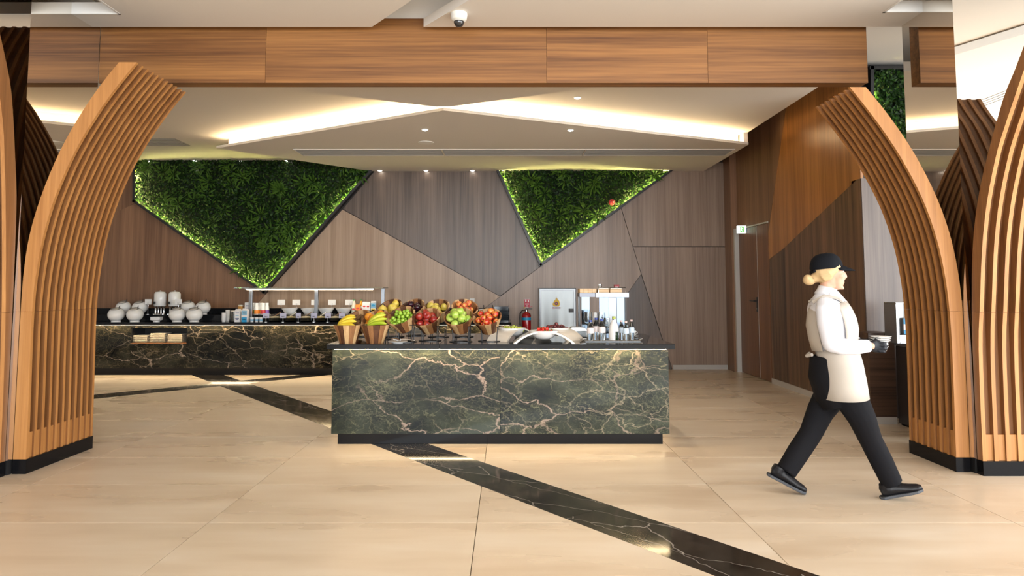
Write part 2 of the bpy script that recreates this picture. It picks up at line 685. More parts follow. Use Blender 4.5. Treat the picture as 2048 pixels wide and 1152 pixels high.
# ================================================================ SETTING
# ---- floor: slab, porcelain tiles cut by two black marble stripes
fl = struct('floor', 'beige porcelain tiled floor crossed by black marble stripes', 'floor')
MB().box((-9.2, -7.2, -0.12), (10.2, 12.2, -0.012)).build('slab', GROUT, fl)
B1 = [halfplane((-0.688, 6.22), (1.523, 3.431)), halfplane((-1.203, 6.22), (1.012, 3.431))]
B2 = [halfplane((-5.379, 9.078), (-3.442, 10.955)), halfplane((-5.185, 8.755), (-3.028, 10.894))]


MID1 = (0.165, 4.8)
MID2 = (-4.4, 9.7)


def split(poly, hp, mid):
    """-> (pieces outside the band, piece inside)"""
    outside, cur = [], poly
    for a, b, c in hp:
        sgn = 1 if a * mid[0] + b * mid[1] >= c else -1
        o = clip(cur, a, b, c, -sgn)
        if len(o) > 2 and parea(o) > 0.0015:
            outside.append(o)
        cur = clip(cur, a, b, c, sgn)
        if len(cur) < 3:
            return outside, None
    return outside, cur if parea(cur) > 0.0015 else None


W, D, X0, Y0, G = 1.604, 0.79, -1.783, 4.18, 0.0022
for i in range(-5, 8):
    for j in range(-15, 11):
        x0, y0 = X0 + i * W, Y0 + j * D
        if x0 < -9.5 or x0 + W > 10.3 or y0 < -7.4 or y0 > 12:
            continue
        full = [(x0 + G, y0 + G), (x0 + W - G, y0 + G), (x0 + W - G, y0 + D - G), (x0 + G, y0 + D - G)]
        ps, _ = split(full, B1, MID1)
        ps2 = []
        for p in ps:
            if y0 > 3 and x0 < 0:
                ps2 += split(p, B2, MID2)[0]
            else:
                ps2.append(p)
        for p in ps2:
            MB().prism(p, 'z', -0.012, 0.0).build('tile', TILE, fl)


def stripe_pieces(hp, mid, p0, p1, length, cutother=None):
    d = Vector((p1[0] - p0[0], p1[1] - p0[1]))
    Lt = d.length
    d.normalize()
    n = Vector((-d.y, d.x))
    k = int(Lt / length) + 1
    for i in range(k):
        a, b = i * length + 0.001, min((i + 1) * length, Lt) - 0.001
        q = [Vector(p0) + d * a - n * 2, Vector(p0) + d * b - n * 2, Vector(p0) + d * b + n * 2, Vector(p0) + d * a + n * 2]
        _, ins = split([(v.x, v.y) for v in q], hp, mid)
        if not ins:
            continue
        parts = [ins] if cutother is None else split(ins, *cutother)[0]
        for p in parts:
            MB().prism(p, 'z', -0.012, 0.0004).build('marble_strip', STRIPE, fl)


stripe_pieces(B1, MID1, (-5.15, 11.6), (7.9, -4.85), 1.31)
stripe_pieces(B2, MID2, (-7.4, 6.85), (-2.9, 11.25), 1.31, (B1, MID1))

# ---- back wall of fitted veneer panels
YB = 11.85
wb = struct('wall_back', 'back wall clad in angled wood veneer panels', 'wall')
MB().box((-9.2, YB + 0.03, 0), (4.2, YB + 0.2, 4.05)).build('wall_core', mat('wall_core', (0.03, 0.022, 0.018), 0.6), wb)
panels = [
    ([(-260, 290), (272, 290), (272, 405), (-200, 650), (-260, 650)], WALLA, 0.0),
    ([(-260, 651), (272, 406), (532, 587), (397, 742), (-260, 742)], WALLA, 0.006),
    ([(532, 588), (685, 419), (1000, 593), (800, 742), (398, 742)], WALLL, 0.0),
    ([(764, 325), (985, 325), (1080, 533), (1000, 592), (686, 418)], WALLD, 0.012),
    ([(1001, 593), (1080, 534), (1242, 417), (1282, 548), (1146, 742), (801, 742)], WALLG, 0.0),
    ([(1282, 549), (1345, 742), (1147, 742)], WALLD, 0.012),
    ([(1243, 416), (1365, 325), (1466, 325), (1463, 493), (1266, 493)], WALLG, 0.006),
    ([(1266.5, 494), (1463, 494), (1460, 742), (1346, 742), (1283, 548)], WALLG, 0.006),
]
for pts, m, pr in panels:
    MB().prism(poly_px(pts, YB - pr), 'y', YB - pr, YB + 0.029).build('wall_panel', m, wb)

# ---- right wall
XR = 3.90
wr = struct('wall_right', 'right side wall of orange and dark brown veneer panels', 'wall')


def px_x(pts, X):
    return [(p.y, p.z) for p in (atX(x, y, X) for x, y in pts)]


MB().box((XR + 0.03, 7.46, 0), (XR + 0.055, YB + 0.2, 4.05)).build('wall_core', MATS['wall_core'], wr)
zz = 4.04
o1 = atX(1569.7, 231, XR)
o2 = atX(1535.7, 473, XR)
o3 = atX(1714, 359, XR)
o4 = atX(1565, 499, XR)
o5 = atX(1537, 519, XR)
k = (o1.y - o2.y) / (o1.z - o2.z)
oT = (o1.y + k * (zz - o1.z), zz)
YE = 7.46
dtop = 2.36
ydoor0, ydoor1 = 10.16, 11.44
MB().prism([oT, (YE, zz), (YE, o3.z), (o3.y, o3.z), (o4.y, o4.z), (o5.y, o5.z), (o2.y, o2.z)], 'x', XR, XR + 0.029).build('wall_panel', RWO, wr)
MB().prism([(YE, 0), (YE, o3.z - 0.004), (o3.y, o3.z - 0.004), (o4.y, o4.z - 0.004), (ydoor0 - 0.03, o5.z - 0.004), (ydoor0 - 0.03, 0)], 'x', XR - 0.006, XR + 0.029).build('wall_panel', RWD, wr)
MB().prism([(oT[0] + 0.004, zz), (o2.y + 0.004, o2.z), (o5.y + 0.004, dtop + 0.03), (YB, dtop + 0.03), (YB, zz)], 'x', XR - 0.002, XR + 0.029).build('wall_panel', RWB, wr)
MB().box((XR - 0.11, 11.50, 0), (XR + 0.02, YB + 0.03, zz)).build('wall_panel', RWB, wr)
MB().prism([(ydoor0 - 0.028, 0), (ydoor0 - 0.028, o5.z - 0.003), (o5.y, o5.z), (o2.y, dtop + 0.028), (ydoor0 - 0.028, dtop + 0.028)], 'x', XR - 0.001, XR + 0.029).build('wall_panel', RWO, wr)

# door in the right wall
dr = struct('door_1', 'brown veneer service door with black lever handle', 'door', (XR, 10.8, 0))
ys = 10.62
MB().box((XR - 0.004, ydoor0, 0.01), (XR + 0.03, ys - 0.003, dtop)).build('fixed_leaf', DOORM, dr, world=True)
MB().box((XR - 0.004, ys + 0.003, 0.01), (XR + 0.03, ydoor1, dtop)).build('door_leaf', DOORM, dr, world=True)
MB().box((XR - 0.075, ydoor1 + 0.005, 0), (XR + 0.03, ydoor1 + 0.06, dtop + 0.03)).box((XR - 0.02, ydoor0 - 0.02, dtop + 0.004), (XR + 0.03, ydoor1 + 0.06, dtop + 0.026)).build('door_frame', JAMB, dr, world=True)
MB().box((XR - 0.008, ys - 0.0029, 0.01), (XR + 0.01, ys + 0.0029, dtop)).build('edge_strip', BASEB, dr, world=True)
hd = MB().box((XR - 0.012, ys + 0.03, 1.02), (XR - 0.0045, ys + 0.075, 1.25)).tube([(XR - 0.012, ys + 0.053, 1.19), (XR - 0.06, ys + 0.053, 1.19), (XR - 0.06, ys + 0.10, 1.19), (XR - 0.06, ys + 0.21, 1.192)], 0.011, 8).build('door_handle', BLACKM, dr, True, world=True)
MB().tube([(XR - 0.013, ys + 0.053, 1.07), (XR - 0.006, ys + 0.053, 1.07)], 0.011, 10).build('lock_cylinder', CHROME, hd, world=True)

# ---- alcove wall that turns to face the front, with planting above
ya = 7.46
wal = struct('wall_alcove', 'dark veneer wall facing the front at the side alcove', 'wall')
MB().box((XR + 0.0, ya - 0.012, 0), (9.0, ya + 0.2, 2.60)).build('wall_core', ALC, wal)
MB().box((XR + 0.05, ya + 0.5, 2.0), (9.2, ya + 0.62, 4.05)).build('upper_wall', BLACKP, wal)

# ---- outer shell
wl = MB().box((-9.3, -7.2, 0), (-9.1, 12.2, 4.05)).build('wall_left', CEILW)
mark(wl, 'pale plaster wall at the far left of the room', 'wall')
wf = struct('wall_front', 'glazed front wall behind the viewer', 'wall')
MB().box((-9.2, -7.2, 0), (-4.7, -7.0, 4.05)).box((8.7, -7.2, 0), (10.2, -7.0, 4.05)).box((-4.7, -7.2, 3.5), (8.7, -7.0, 4.05)).build('wall_pier', CEILW, wf)
ws = struct('wall_side', 'glazed side wall beyond the right column', 'wall')
MB().box((10.0, -7.2, 3.5), (10.2, 12.2, 4.05)).box((10.0, 4.9, 0), (10.2, 12.2, 3.5)).box((10.0, -7.2, 0), (10.2, -6.1, 3.5)).build('wall_pier', CEILW, ws)
for nm, a, b, horiz in (('window_1', (-4.7, -7.1), (8.7, -7.1), True), ('window_2', (10.1, -6.1), (10.1, 4.9), False)):
    wn = struct(nm, 'tall glazed window wall with dark mullions ' + ('behind the viewer' if horiz else 'on the right'), 'window')
    n = 7 if horiz else 6
    for i in range(n + 1):
        t = i / n
        x, y = a[0] + (b[0] - a[0]) * t, a[1] + (b[1] - a[1]) * t
        MB().box((x - 0.03, y - 0.03, 0), (x + 0.03, y + 0.03, 3.5)).build('mullion', DSTEEL, wn)

# ---- ceilings
ZC, ZU, ZL, ZF = 4.05, 3.61, 3.43, 3.735
YBM = 6.10
ce = struct('ceiling', 'white plaster ceiling in folded levels', 'ceiling')
MB().box((-9.2, -7.2, ZC), (10.2, 12.2, ZC + 0.1)).build('ceiling_deck', CEIL, ce)
# front lowered slabs with a slanting slot and square openings round the two columns
LX, RX = -3.725, 3.53
sl = 0.767


def slot_x(base, y):
    return base + (5.98 - y) * sl


rp = [(slot_x(-0.75, -7.2), -7.2), (10.2, -7.2), (10.2, 5.98), (-0.75, 5.98)]


def slab_with_hole(poly, hole, z0, z1, name):
    """slab split into strips round a rectangular hole"""
    (hx0, hy0), (hx1, hy1) = hole
    mb = MB()
    for a, b, c, kp in ((1, 0, hx0, -1), (1, 0, hx1, 1)):
        q = clip(poly, a, b, c, kp)
        if len(q) > 2:
            mb.prism(q, 'z', z0, z1)
    midp = clip(clip(poly, 1, 0, hx0, 1), 1, 0, hx1, -1)
    for c, kp in ((hy0, -1), (hy1, 1)):
        q = clip(midp, 0, 1, c, kp)
        if len(q) > 2:
            mb.prism(q, 'z', z0, z1)
    return mb.build(name, CEIL, ce)


lp = [(-9.2, -7.2), (slot_x(-1.215, -7.2), -7.2), (-1.215, 5.98), (-9.2, 5.98)]
slab_with_hole(lp, ((-5.1, 4.7), (-3.31, 5.70)), ZF, ZF + 0.08, 'ceiling_slab')
slab_with_hole(rp, ((3.20, 5.215), (5.0, 5.66)), ZF, ZF + 0.08, 'ceiling_slab')
for (x0, y0), (x1, y1) in (((-5.1, 4.7), (-3.31, 5.70)), ((3.20, 5.215), (5.0, 5.66))):
    MB().box((x0, y0, ZF - 0.002), (x0 + 0.02, y1, ZF + 0.1)).box((x1 - 0.02, y0, ZF - 0.002), (x1, y1, ZF + 0.1)).box((x0, y0, ZF - 0.002), (x1, y0 + 0.02, ZF + 0.1)).box((x0, y1 - 0.02, ZF - 0.002), (x1, y1, ZF + 0.1)).build('opening_trim', CEILW, ce)
    MB().box((x0 + 0.02, y0 + 0.02, ZC - 0.06), (x1 - 0.02, y1 - 0.02, ZC - 0.01)).build('opening_lining', BEAM, ce)
# grey slot and air grille in the front ceiling, seen mirrored in the right column
YM2 = 2 * 5.26


def refl(px, py):
    q = atZ(px, py, ZF)
    return (q.x, YM2 - q.y)


MB().prism([refl(1908, 92), refl(2060, 44), refl(2060, 62), refl(1908, 108)], 'z', ZF - .012, ZF - .0005).build('ceiling_slot', GRILLE, ce)
for k in range(4):
    MB().prism([refl(1950, 205 + k * 4.5), refl(2012, 181 + k * 4.5), refl(2012, 182.5 + k * 4.5), refl(1950, 206.5 + k * 4.5)], 'z', ZF - .006, ZF - .0005).build('grille_line', BLACKM, ce)
# inner ceiling: upper plane, lowered front triangle and lowered polygon with cove light
MB().box((-9.1, YBM + 0.75, ZU), (3.44, YB, ZU + 0.1)).build('ceiling_plane', CEIL, ce)
tri = [(-3.66, YBM + 0.14), (-0.80, 7.56), (-0.66, 7.56), (2.12, YBM + 0.14)]
MB().prism(tri, 'z', ZL, ZU - 0.001).build('ceiling_panel', CEIL, ce)
ap, rt, br, bl, lt = (-0.73, 7.72), (3.44, 9.60), (3.44, YB), (-2.36, YB), (-4.25, 9.86)
MB().prism([ap, rt, br, bl, lt], 'z', ZL, ZL + 0.02).build('ceiling_panel', CEIL, ce)


def inset(p, q, d):
    """edge p->q moved d to its left"""
    v = Vector((q[0] - p[0], q[1] - p[1])).normalized()
    n = Vector((-v.y, v.x)) * d
    return (p[0] + n.x, p[1] + n.y), (q[0] + n.x, q[1] + n.y)


def wallstrip(mb, p, q, d0, d1, z0, z1):
    a, b = inset(p, q, d0)
    c, d = inset(p, q, d1)
    return mb.prism([a, b, d, c], 'z', z0, z1)


for p, q in ((lt, ap), (ap, rt)):
    up = wallstrip(MB(), p, q, 0.20, 0.24, ZL + 0.021, ZU - 0.001).build('cove_upstand', CEILW, ce)
    wallstrip(MB(), p, q, 0.0, 0.02, ZL + 0.021, ZL + 0.035).build('cove_lip', CEILW, ce)
    wallstrip(MB(), p, q, 0.10, 0.14, ZL + 0.022, ZL + 0.034).build('cove_light', LEDC, ce)
MB().box((3.38, 9.62, ZL + 0.021), (3.44, YB - 0.05, ZU - 0.001)).build('cove_upstand', CEIL, ce)

# ---- timber header beam with veneer boards
bmr = struct('trim_1', 'long timber veneer header beam across the opening', 'beam')
MB().box((LX + 0.001, YBM + 0.02, 3.262), (3.29, YBM + 0.14, 3.86)).build('beam_core', BEAM, bmr)
xs = [LX + 0.001] + [atY(x, 100, YBM).x for x in (532, 1093, 1415)] + [3.292]
for a, b in zip(xs[:-1], xs[1:]):
    MB().box((a + 0.0015, YBM, 3.26), (b - 0.0015, YBM + 0.019, 3.862)).build('beam_board', BEAM, bmr)
MB().box((LX + 0.001, YBM + 0.02, 3.863), (3.29, YBM + 0.14, ZC)).build('beam_upstand', CEILW, bmr)

# ---- skirting
b0 = MB().box((2.85, YB - 0.018, 0), (XR - 0.115, YB - 0.0065, 0.075)).build('baseboard_back', BASEB)
mark(b0, 'pale grey skirting along the back wall', 'baseboard')
b1 = MB().box((XR - 0.02, 7.47, 0), (XR - 0.0065, ydoor0 - 0.03, 0.075)).build('baseboard_right', BASEB)
mark(b1, 'pale grey skirting along the dark side wall', 'baseboard')

# ================================================================ COLUMNS AND ARCHES
RO = [(.10, -.038), (.5, -.038), (.9, -.038), (1.22, -.036), (1.5, -.018), (1.8, .031), (2.1, .122), (2.4, .256), (2.6, .37), (2.8, .504), (3.0, .657), (3.2, .823)]
RI = [(.10, .066), (.5, .061), (.9, .058), (1.22, .064), (1.5, .088), (1.8, .143), (2.1, .238), (2.4, .380), (2.6, .498), (2.8, .634), (3.0, .785), (3.2, .945)]
LO = [(.10, -.068), (.5, -.068), (.9, -.068), (1.22, -.067), (1.5, -.060), (1.8, -.029), (2.1, .044), (2.4, .150), (2.6, .241), (2.8, .351), (3.0, .480), (3.2, .631)]
LI = [(.10, .030), (.5, .027), (.9, .021), (1.22, .020), (1.5, .036), (1.8, .078), (2.1, .153), (2.4, .266), (2.6, .364), (2.8, .481), (3.0, .617), (3.2, .772)]
RFO = [(.10, .048), (.6, .050), (1.0, .055), (1.26, .068), (1.73, .115), (2.08, .2), (2.41, .336), (2.61, .435), (2.77, .52), (2.92, .634), (3.07, .735), (3.3, .89)]
RFI = [(.10, .108), (.6, .112), (1.0, .125), (1.26, .157), (1.73, .22), (2.07, .302), (2.40, .427), (2.52, .493), (2.69, .593), (2.9, .72), (3.1, .85), (3.3, .99)]
LFO = [(.10, .047), (.6, .048), (1.2, .050), (1.6, .055), (2.1, .070), (2.34, .1), (2.67, .145), (2.86, .178), (2.98, .21), (3.08, .25), (3.23, .31), (3.34, .357), (3.64, .53)]
LFI = [(.10, .095), (.6, .10), (1.2, .12), (1.6, .145), (2.1, .185), (2.34, .213), (2.54, .235), (2.7, .268), (2.94, .33), (3.1, .39), (3.34, .50), (3.64, .69)]
ZB, SEAM = 0.108, 1.215


def clipz(pts, z0, z1, n):
    full = smooth_pts(pts, 60)

    def at(z):
        for a, b in zip(full[:-1], full[1:]):
            if a[0] <= z <= b[0] + 1e-9:
                return a[1] + (b[1] - a[1]) * (z - a[0]) / (b[0] - a[0])
        return full[-1][1]
    return [(at(z0 + (z1 - z0) * k / n), z0 + (z1 - z0) * k / n) for k in range(n + 1)]


def arch(label, org, Dv, Tv, outer, inner, zt, pitch, n, wdt=0.028, front=True):
    root = thing('timber_arch', label, 'arch', org, group='ribbed timber arches on the mirrored columns')
    D_, T_ = Vector(Dv), Vector(Tv)

    def pr(mb, poly, t0, t1):
        m = len(poly)
        vs = [D_ * s + T_ * t0 + Vector((0, 0, z)) for s, z in poly] + [D_ * s + T_ * t1 + Vector((0, 0, z)) for s, z in poly]
        mb.add(vs, [(i, (i + 1) % m, m + (i + 1) % m, m + i) for i in range(m)])
        # end caps as quads between the two outlines
        h = m // 2
        for o in (0, m):
            for i in range(h - 1):
                mb.add([vs[o + i], vs[o + i + 1], vs[o + m - 2 - i], vs[o + m - 1 - i]], [(0, 1, 2, 3)])
        return mb

    lo_o, lo_i = clipz(outer, ZB, SEAM - 0.001, 8), clipz(inner, ZB, SEAM - 0.001, 8)
    hi_o, hi_i = clipz(outer, SEAM + 0.001, zt, 22), clipz(inner, SEAM + 0.001, zt, 22)
    melo = pr(MB(), lo_o + lo_i[::-1], 0, wdt).mesh('rib_lower', ARCH, True, 35)
    mehi = pr(MB(), hi_o + hi_i[::-1], 0, wdt).mesh('rib_upper', ARCH, True, 35)
    # boards behind the front one: groove shade painted into faces, edges plain oak
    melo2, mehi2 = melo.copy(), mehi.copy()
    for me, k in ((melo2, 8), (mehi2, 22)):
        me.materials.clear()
        me.materials.append(ARCH_SHADE)
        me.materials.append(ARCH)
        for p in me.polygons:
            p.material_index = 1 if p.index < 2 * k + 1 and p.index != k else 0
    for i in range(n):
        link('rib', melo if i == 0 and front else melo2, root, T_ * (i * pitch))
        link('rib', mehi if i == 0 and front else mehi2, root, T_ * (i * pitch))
    tl = (n - 1) * pitch + wdt
    for z0, z1, k in ((ZB, SEAM, 8), (SEAM, zt - 0.004, 22)):
        o_, i_ = clipz(outer, z0, z1, k), clipz(inner, z0, z1, k)
        dd = 0.066
        poly = [(s + 0.016, z) for s, z in o_] + [(max(s - dd, s0_ + .021), z) for (s, z), (s0_, _) in zip(i_[::-1], o_[::-1])]
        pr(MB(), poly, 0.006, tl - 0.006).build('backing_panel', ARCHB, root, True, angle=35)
    # low block between the ribs at the foot
    o_, i_ = clipz(outer, ZB, 0.30, 2), clipz(inner, ZB, 0.30, 2)
    pr(MB(), [(s + 0.006, z) for s, z in o_] + [(s - 0.014, z) for s, z in i_[::-1]], 0.004, tl - 0.004).build('base_block', ARCH, root)
    # ties back to the column
    for z0, z1 in ((1.10, 1.30), (ZB, 0.30)):
        s0 = min(s for s, z in clipz(outer, z0, z1, 2))
        pr(MB(), [(s0 - 0.001, z0), (s0 - 0.001, z1), (s0 + 0.01, z1), (s0 + 0.01, z0)], 0.012, tl - 0.012).build('tie_block', ARCH, root)
    s0, s1 = outer[0][1], inner[0][1]
    pr(MB(), [(s0, 0), (s0, ZB - 0.001), (s1 + 0.004, ZB - 0.001), (s1 + 0.004, 0)], -0.002, tl + 0.002).build('plinth', PLINTH, root)
    return root


arch('ribbed oak arch on the left column curving over towards the buffet', (-3.655, 5.25, 0), (1, 0, 0), (0, 1, 0), LO, LI, 3.165, 0.080, 11)
arch('ribbed oak arch on the right column curving over behind the walking person', (3.49, 5.31, 0), (-1, 0, 0), (0, 1, 0), RO, RI, 2.985, 0.0825, 8)
arch('ribbed oak arch on the front of the right column with pale rib edges', (3.55, 5.305, 0), (0, -1, 0), (1, 0, 0), RFO, RFI, 3.07, 0.089, 8, 0.030, False)
arch('ribbed oak arch on the front of the left column, cut by the left picture edge', (-3.745, 5.245, 0), (0, -1, 0), (-1, 0, 0), LFO, LFI, 3.62, 0.089, 8, 0.030, False)


def column(label, x0, x1, y0, y1):
    c = thing('mirrored_column', label, 'column', ((x0 + x1) / 2, (y0 + y1) / 2, 0))
    c['kind'] = 'structure'
    MB().box((x0 + 0.01, y0 + 0.01, 0.0), (x1 - 0.01, y1 - 0.01, ZC - 0.07)).build('core', BLACKP, c, world=True)
    for a, b in (((x0, y0 + .0092, ZB), (x0 + .009, y1 - .0092, ZC - .07)), ((x1 - .009, y0 + .0092, ZB), (x1, y1 - .0092, ZC - .07)), ((x0, y0, ZB), (x1, y0 + .009, ZC - .07)), ((x0, y1 - .009, ZB), (x1, y1, ZC - .07))):
        MB().box(a, b).build('mirror_panel', MIRROR, c, world=True)
    return c


column('bronze mirrored square column between the left arches', -4.50, LX, 5.20, 6.097)
column('bronze mirrored square column between the right arches', RX, 4.28, 5.26, 5.95)

# ================================================================ PLANTED WALLS
LEAF = leafy('leaf_green', [(0.0, (0.002, 0.008, 0.001)), (0.5, (0.007, 0.024, 0.003)), (0.85, (0.017, 0.055, 0.007)), (1.0, (0.055, 0.100, 0.015))])
FERN = leafy('fern_green', [(0.0, (0.020, 0.062, 0.008)), (1.0, (0.050, 0.105, 0.014))])


def fern_mesh(seed):
    rnd = random.Random(seed)
    mb = MB()
    for k in range(9):
        a = 2 * PI * k / 9 + rnd.uniform(-.25, .25)
        L, wd = rnd.uniform(.12, .20), rnd.uniform(.013, .022)
        d = Vector((math.cos(a), 0, math.sin(a)))
        n = Vector((-d.z, 0, d.x))
        p0, p1, p2 = d * .01 + Vector((0, -.02, 0)), d * L * .55 + Vector((0, -.105, 0)), d * L + Vector((0, -.085, -.03))
        mb.add([p0, p1 + n * wd, p2, p1 - n * wd, p1 + Vector((0, -.008, 0))], [(0, 1, 4), (1, 2, 4), (2, 3, 4), (3, 0, 4)])
    return mb.mesh('fern', FERN)


FERNS = [fern_mesh(s) for s in range(4)]


def inside(p, poly):
    c = False
    n = len(poly)
    for i in range(n):
        (x1, y1), (x2, y2) = poly[i], poly[i - 1]
        if (y1 > p[1]) != (y2 > p[1]) and p[0] < (x2 - x1) * (p[1] - y1) / (y2 - y1) + x1:
            c = not c
    return c


def plant_wall(label, pxs, Y, edges, leds, nleaf, nfern, seed):
    rnd = random.Random(seed)
    poly = poly_px(pxs, Y)
    cx, cz = sum(p[0] for p in poly) / len(poly), sum(p[1] for p in poly) / len(poly)
    root = thing('planted_wall', label, 'plants', (cx, Y, cz), group='green planted wall panels')
    MB().prism(poly, 'y', Y - 0.012, Y - 0.002).build('backing', mat('plant_felt', (0.006, 0.010, 0.005), 0.9), root, world=True)
    n = len(poly)
    for i in edges:
        p, q = Vector(poly[i]), Vector(poly[(i + 1) % n])
        d = (q - p).normalized()
        nn = Vector((-d.y, d.x))
        if nn.dot(Vector((cx, cz)) - p) < 0:
            nn = -nn
        a, b = p - d * 0.012, q + d * 0.012
        MB().prism([tuple(a), tuple(b), tuple(b + nn * 0.024), tuple(a + nn * 0.024)], 'y', Y - 0.105, Y - 0.001).prism([tuple(a), tuple(b), tuple(b + nn * 0.040), tuple(a + nn * 0.040)], 'y', Y - 0.118, Y - 0.1055).build('frame', BLACKM, root, world=True)
        if i in leds:
            a, b = p + d * (.32 if p.y > 3.35 else .05), q - d * (.32 if q.y > 3.35 else .05)
            MB().prism([tuple(a + nn * 0.0242), tuple(b + nn * 0.0242), tuple(b + nn * 0.0272), tuple(a + nn * 0.0272)], 'y', Y - 0.1045, Y - 0.094).build('led_strip', LEDG, root, world=True)
    mb = MB()
    x0, x1 = min(p[0] for p in poly), max(p[0] for p in poly)
    z0, z1 = min(p[1] for p in poly), max(p[1] for p in poly)
    cnt = 0
    cells = {}
    while cnt < nleaf:
        x, z = rnd.uniform(x0, x1), rnd.uniform(z0, z1)
        if not inside((x, z), poly):
            continue
        near = min(abs((q[1] - p[1]) * (x - p[0]) - (q[0] - p[0]) * (z - p[1])) / math.hypot(q[0] - p[0], q[1] - p[1]) for p, q in [(poly[i], poly[(i + 1) % n]) for i in edges])
        if near < 0.042:
            continue
        cnt += 1
        h = 0.5 + 0.5 * math.sin(x * 5.1 + 2 * math.sin(z * 4.3)) * math.sin(z * 6.2 + 1.3 * math.sin(x * 3.7))
        y = Y - 0.02 - rnd.random() ** 1.3 * (0.05 + 0.10 * h if near > .16 else 0.085)
        a = rnd.uniform(0, 2 * PI)
        L, wd = rnd.uniform(.028, .062), rnd.uniform(.010, .019)
        d = Vector((math.cos(a), rnd.uniform(-.75, .1), math.sin(a) - .35)).normalized()
        nn = d.cross(Vector((rnd.uniform(-.5, .5), -1, rnd.uniform(-.5, .5)))).normalized()
        c = Vector((x, y, z))
        mb.add([c, c + d * L * .5 + nn * wd, c + d * L, c + d * L * .5 - nn * wd], [(0, 1, 2), (0, 2, 3)])
    mb.v = [(p[0] - cx, min(p[1], Y - .014) - Y, p[2] - cz) for p in mb.v]
    me = bpy.data.meshes.new('foliage')
    me.from_pydata(mb.v, [], mb.f)
    me.materials.append(LEAF)
    fo = link('foliage', me, root)
    fo['kind'] = 'stuff'
    k = 0
    while k < nfern:
        x, z = rnd.uniform(x0, x1), rnd.uniform(z0, z1)
        if inside((x, z), poly) and all(inside((x + dx, z + dz), poly) for dx, dz in ((.13, 0), (-.13, 0), (0, .13), (0, -.13))):
            link('fern', FERNS[k % 4], root, (x - cx, -.045, z - cz), (rnd.uniform(-.2, .2), rnd.uniform(0, 6), rnd.uniform(-.25, .25)))
            k += 1
    return root


plant_wall('large green planted wall panel with lit edges, above the left of the back buffet', [(272, 305), (272, 405), (532, 587), (745, 345), (780, 305)], YB - 0.013, (0, 1, 2), (0, 1, 2), 17000, 60, 3)
plant_wall('downward pointing green planted triangle with lit edges and a red beacon', [(976, 305), (1080, 533), (1396, 305)], YB - 0.013, (0, 1), (0, 1), 9500, 26, 4)
plant_wall('upright green planted panel high behind the right arch', [(1731, 138), (1870, 138), (1870, 400), (1731, 400)], 7.92, (0, 3), (3,), 7500, 16, 5)
# red beacon in the planting
p = atY(1224, 404, YB - 0.13)
bc = thing('alarm_beacon', 'round red alarm beacon sitting in the green planted triangle', 'alarm', p)
b = MB()
b.M = Matrix.Rotation(PI / 2, 4, 'X')
b.lathe([(0.0, -.10), (.052, -.10), (.055, 0.0), (.045, .02), (0, .022)], 20)
b.build('base', mat('alarm_red', (0.42, 0.010, 0.014), 0.3), bc, True)
b = MB()
b.M = Matrix.Rotation(PI / 2, 4, 'X')
b.lathe([(.034, .022), (.032, .045), (.02, .058), (0, .062)], 16)
b.build('lens', mat('beacon_lens', (0.70, 0.03, 0.03), 0.1, coat=1), bc, True)

# ================================================================ FRONT ISLAND
ZT = 0.905
isl = thing('buffet_island', 'buffet island clad in green veined marble with black stone top', 'counter', (-0.06, 6.75, 0))
ix0, ix1, iy0, iy1 = -1.545, 1.428, 6.10, 7.35
MB().box((ix0 + 0.025, iy0 + 0.14, 0), (ix1 - 0.03, iy1 - 0.1, 0.12)).build('plinth', PLINTH, isl, bevel=0.002, world=True)
MB().box((ix0 + 0.021, iy0 + 0.021, 0.121), (ix1 - 0.021, iy1 - 0.02, ZT - 0.047)).build('carcass', BLACKP, isl, world=True)
xm = atY(1000, 780, iy0).x
for a, b in ((ix0, xm - 0.0012), (xm + 0.0012, ix1)):
    MB().box((a, iy0, 0.118), (b, iy0 + 0.02, ZT - 0.05)).build('marble_panel', MARBLE, isl, bevel=0.002, world=True)
for a in (ix0, ix1 - 0.02):
    MB().box((a, iy0 + 0.0205, 0.118), (a + 0.02, iy1, ZT - 0.05)).build('marble_panel', MARBLE, isl, bevel=0.002, world=True)
MB().box((ix0 + 0.021, iy1 - 0.0195, 0.118), (ix1 - 0.021, iy1, ZT - 0.05)).build('marble_panel', MARBLE, isl, bevel=0.002, world=True)
xs0 = atY(879, 690, 6.03).x
itop = thing('stone_countertop', 'polished black stone countertop of the front island', 'countertop', (-0.06, 6.75, ZT - .045))
MB().box((-1.580, 6.03, ZT - 0.045), (xs0 - 0.0008, 7.42, ZT)).build('slab', GRANITE, itop, bevel=0.003, world=True)
MB().box((xs0 + 0.0008, 6.03, ZT - 0.045), (1.472, 7.42, ZT)).build('slab', GRANITE, itop, bevel=0.003, world=True)
MB().box((ix0 + 0.03, 6.044, ZT - 0.0466), (ix1 - 0.03, 6.064, ZT - 0.0452)).build('led_strip', LEDW, isl, world=True)
MB().box((ix0 + 0.04, 6.19, 0.1165), (ix1 - 0.04, 6.202, 0.1205)).build('led_strip', LEDT, isl, world=True)
MB().box((ix0 + 0.010, 6.25, 0.1165), (ix0 + 0.018, iy1 - 0.12, 0.1205)).build('led_strip', LEDT, isl, world=True)
MB().box((ix1 - 0.020, 6.25, 0.1165), (ix1 - 0.010, iy1 - 0.12, 0.1205)).build('led_strip', LEDT, isl, world=True)

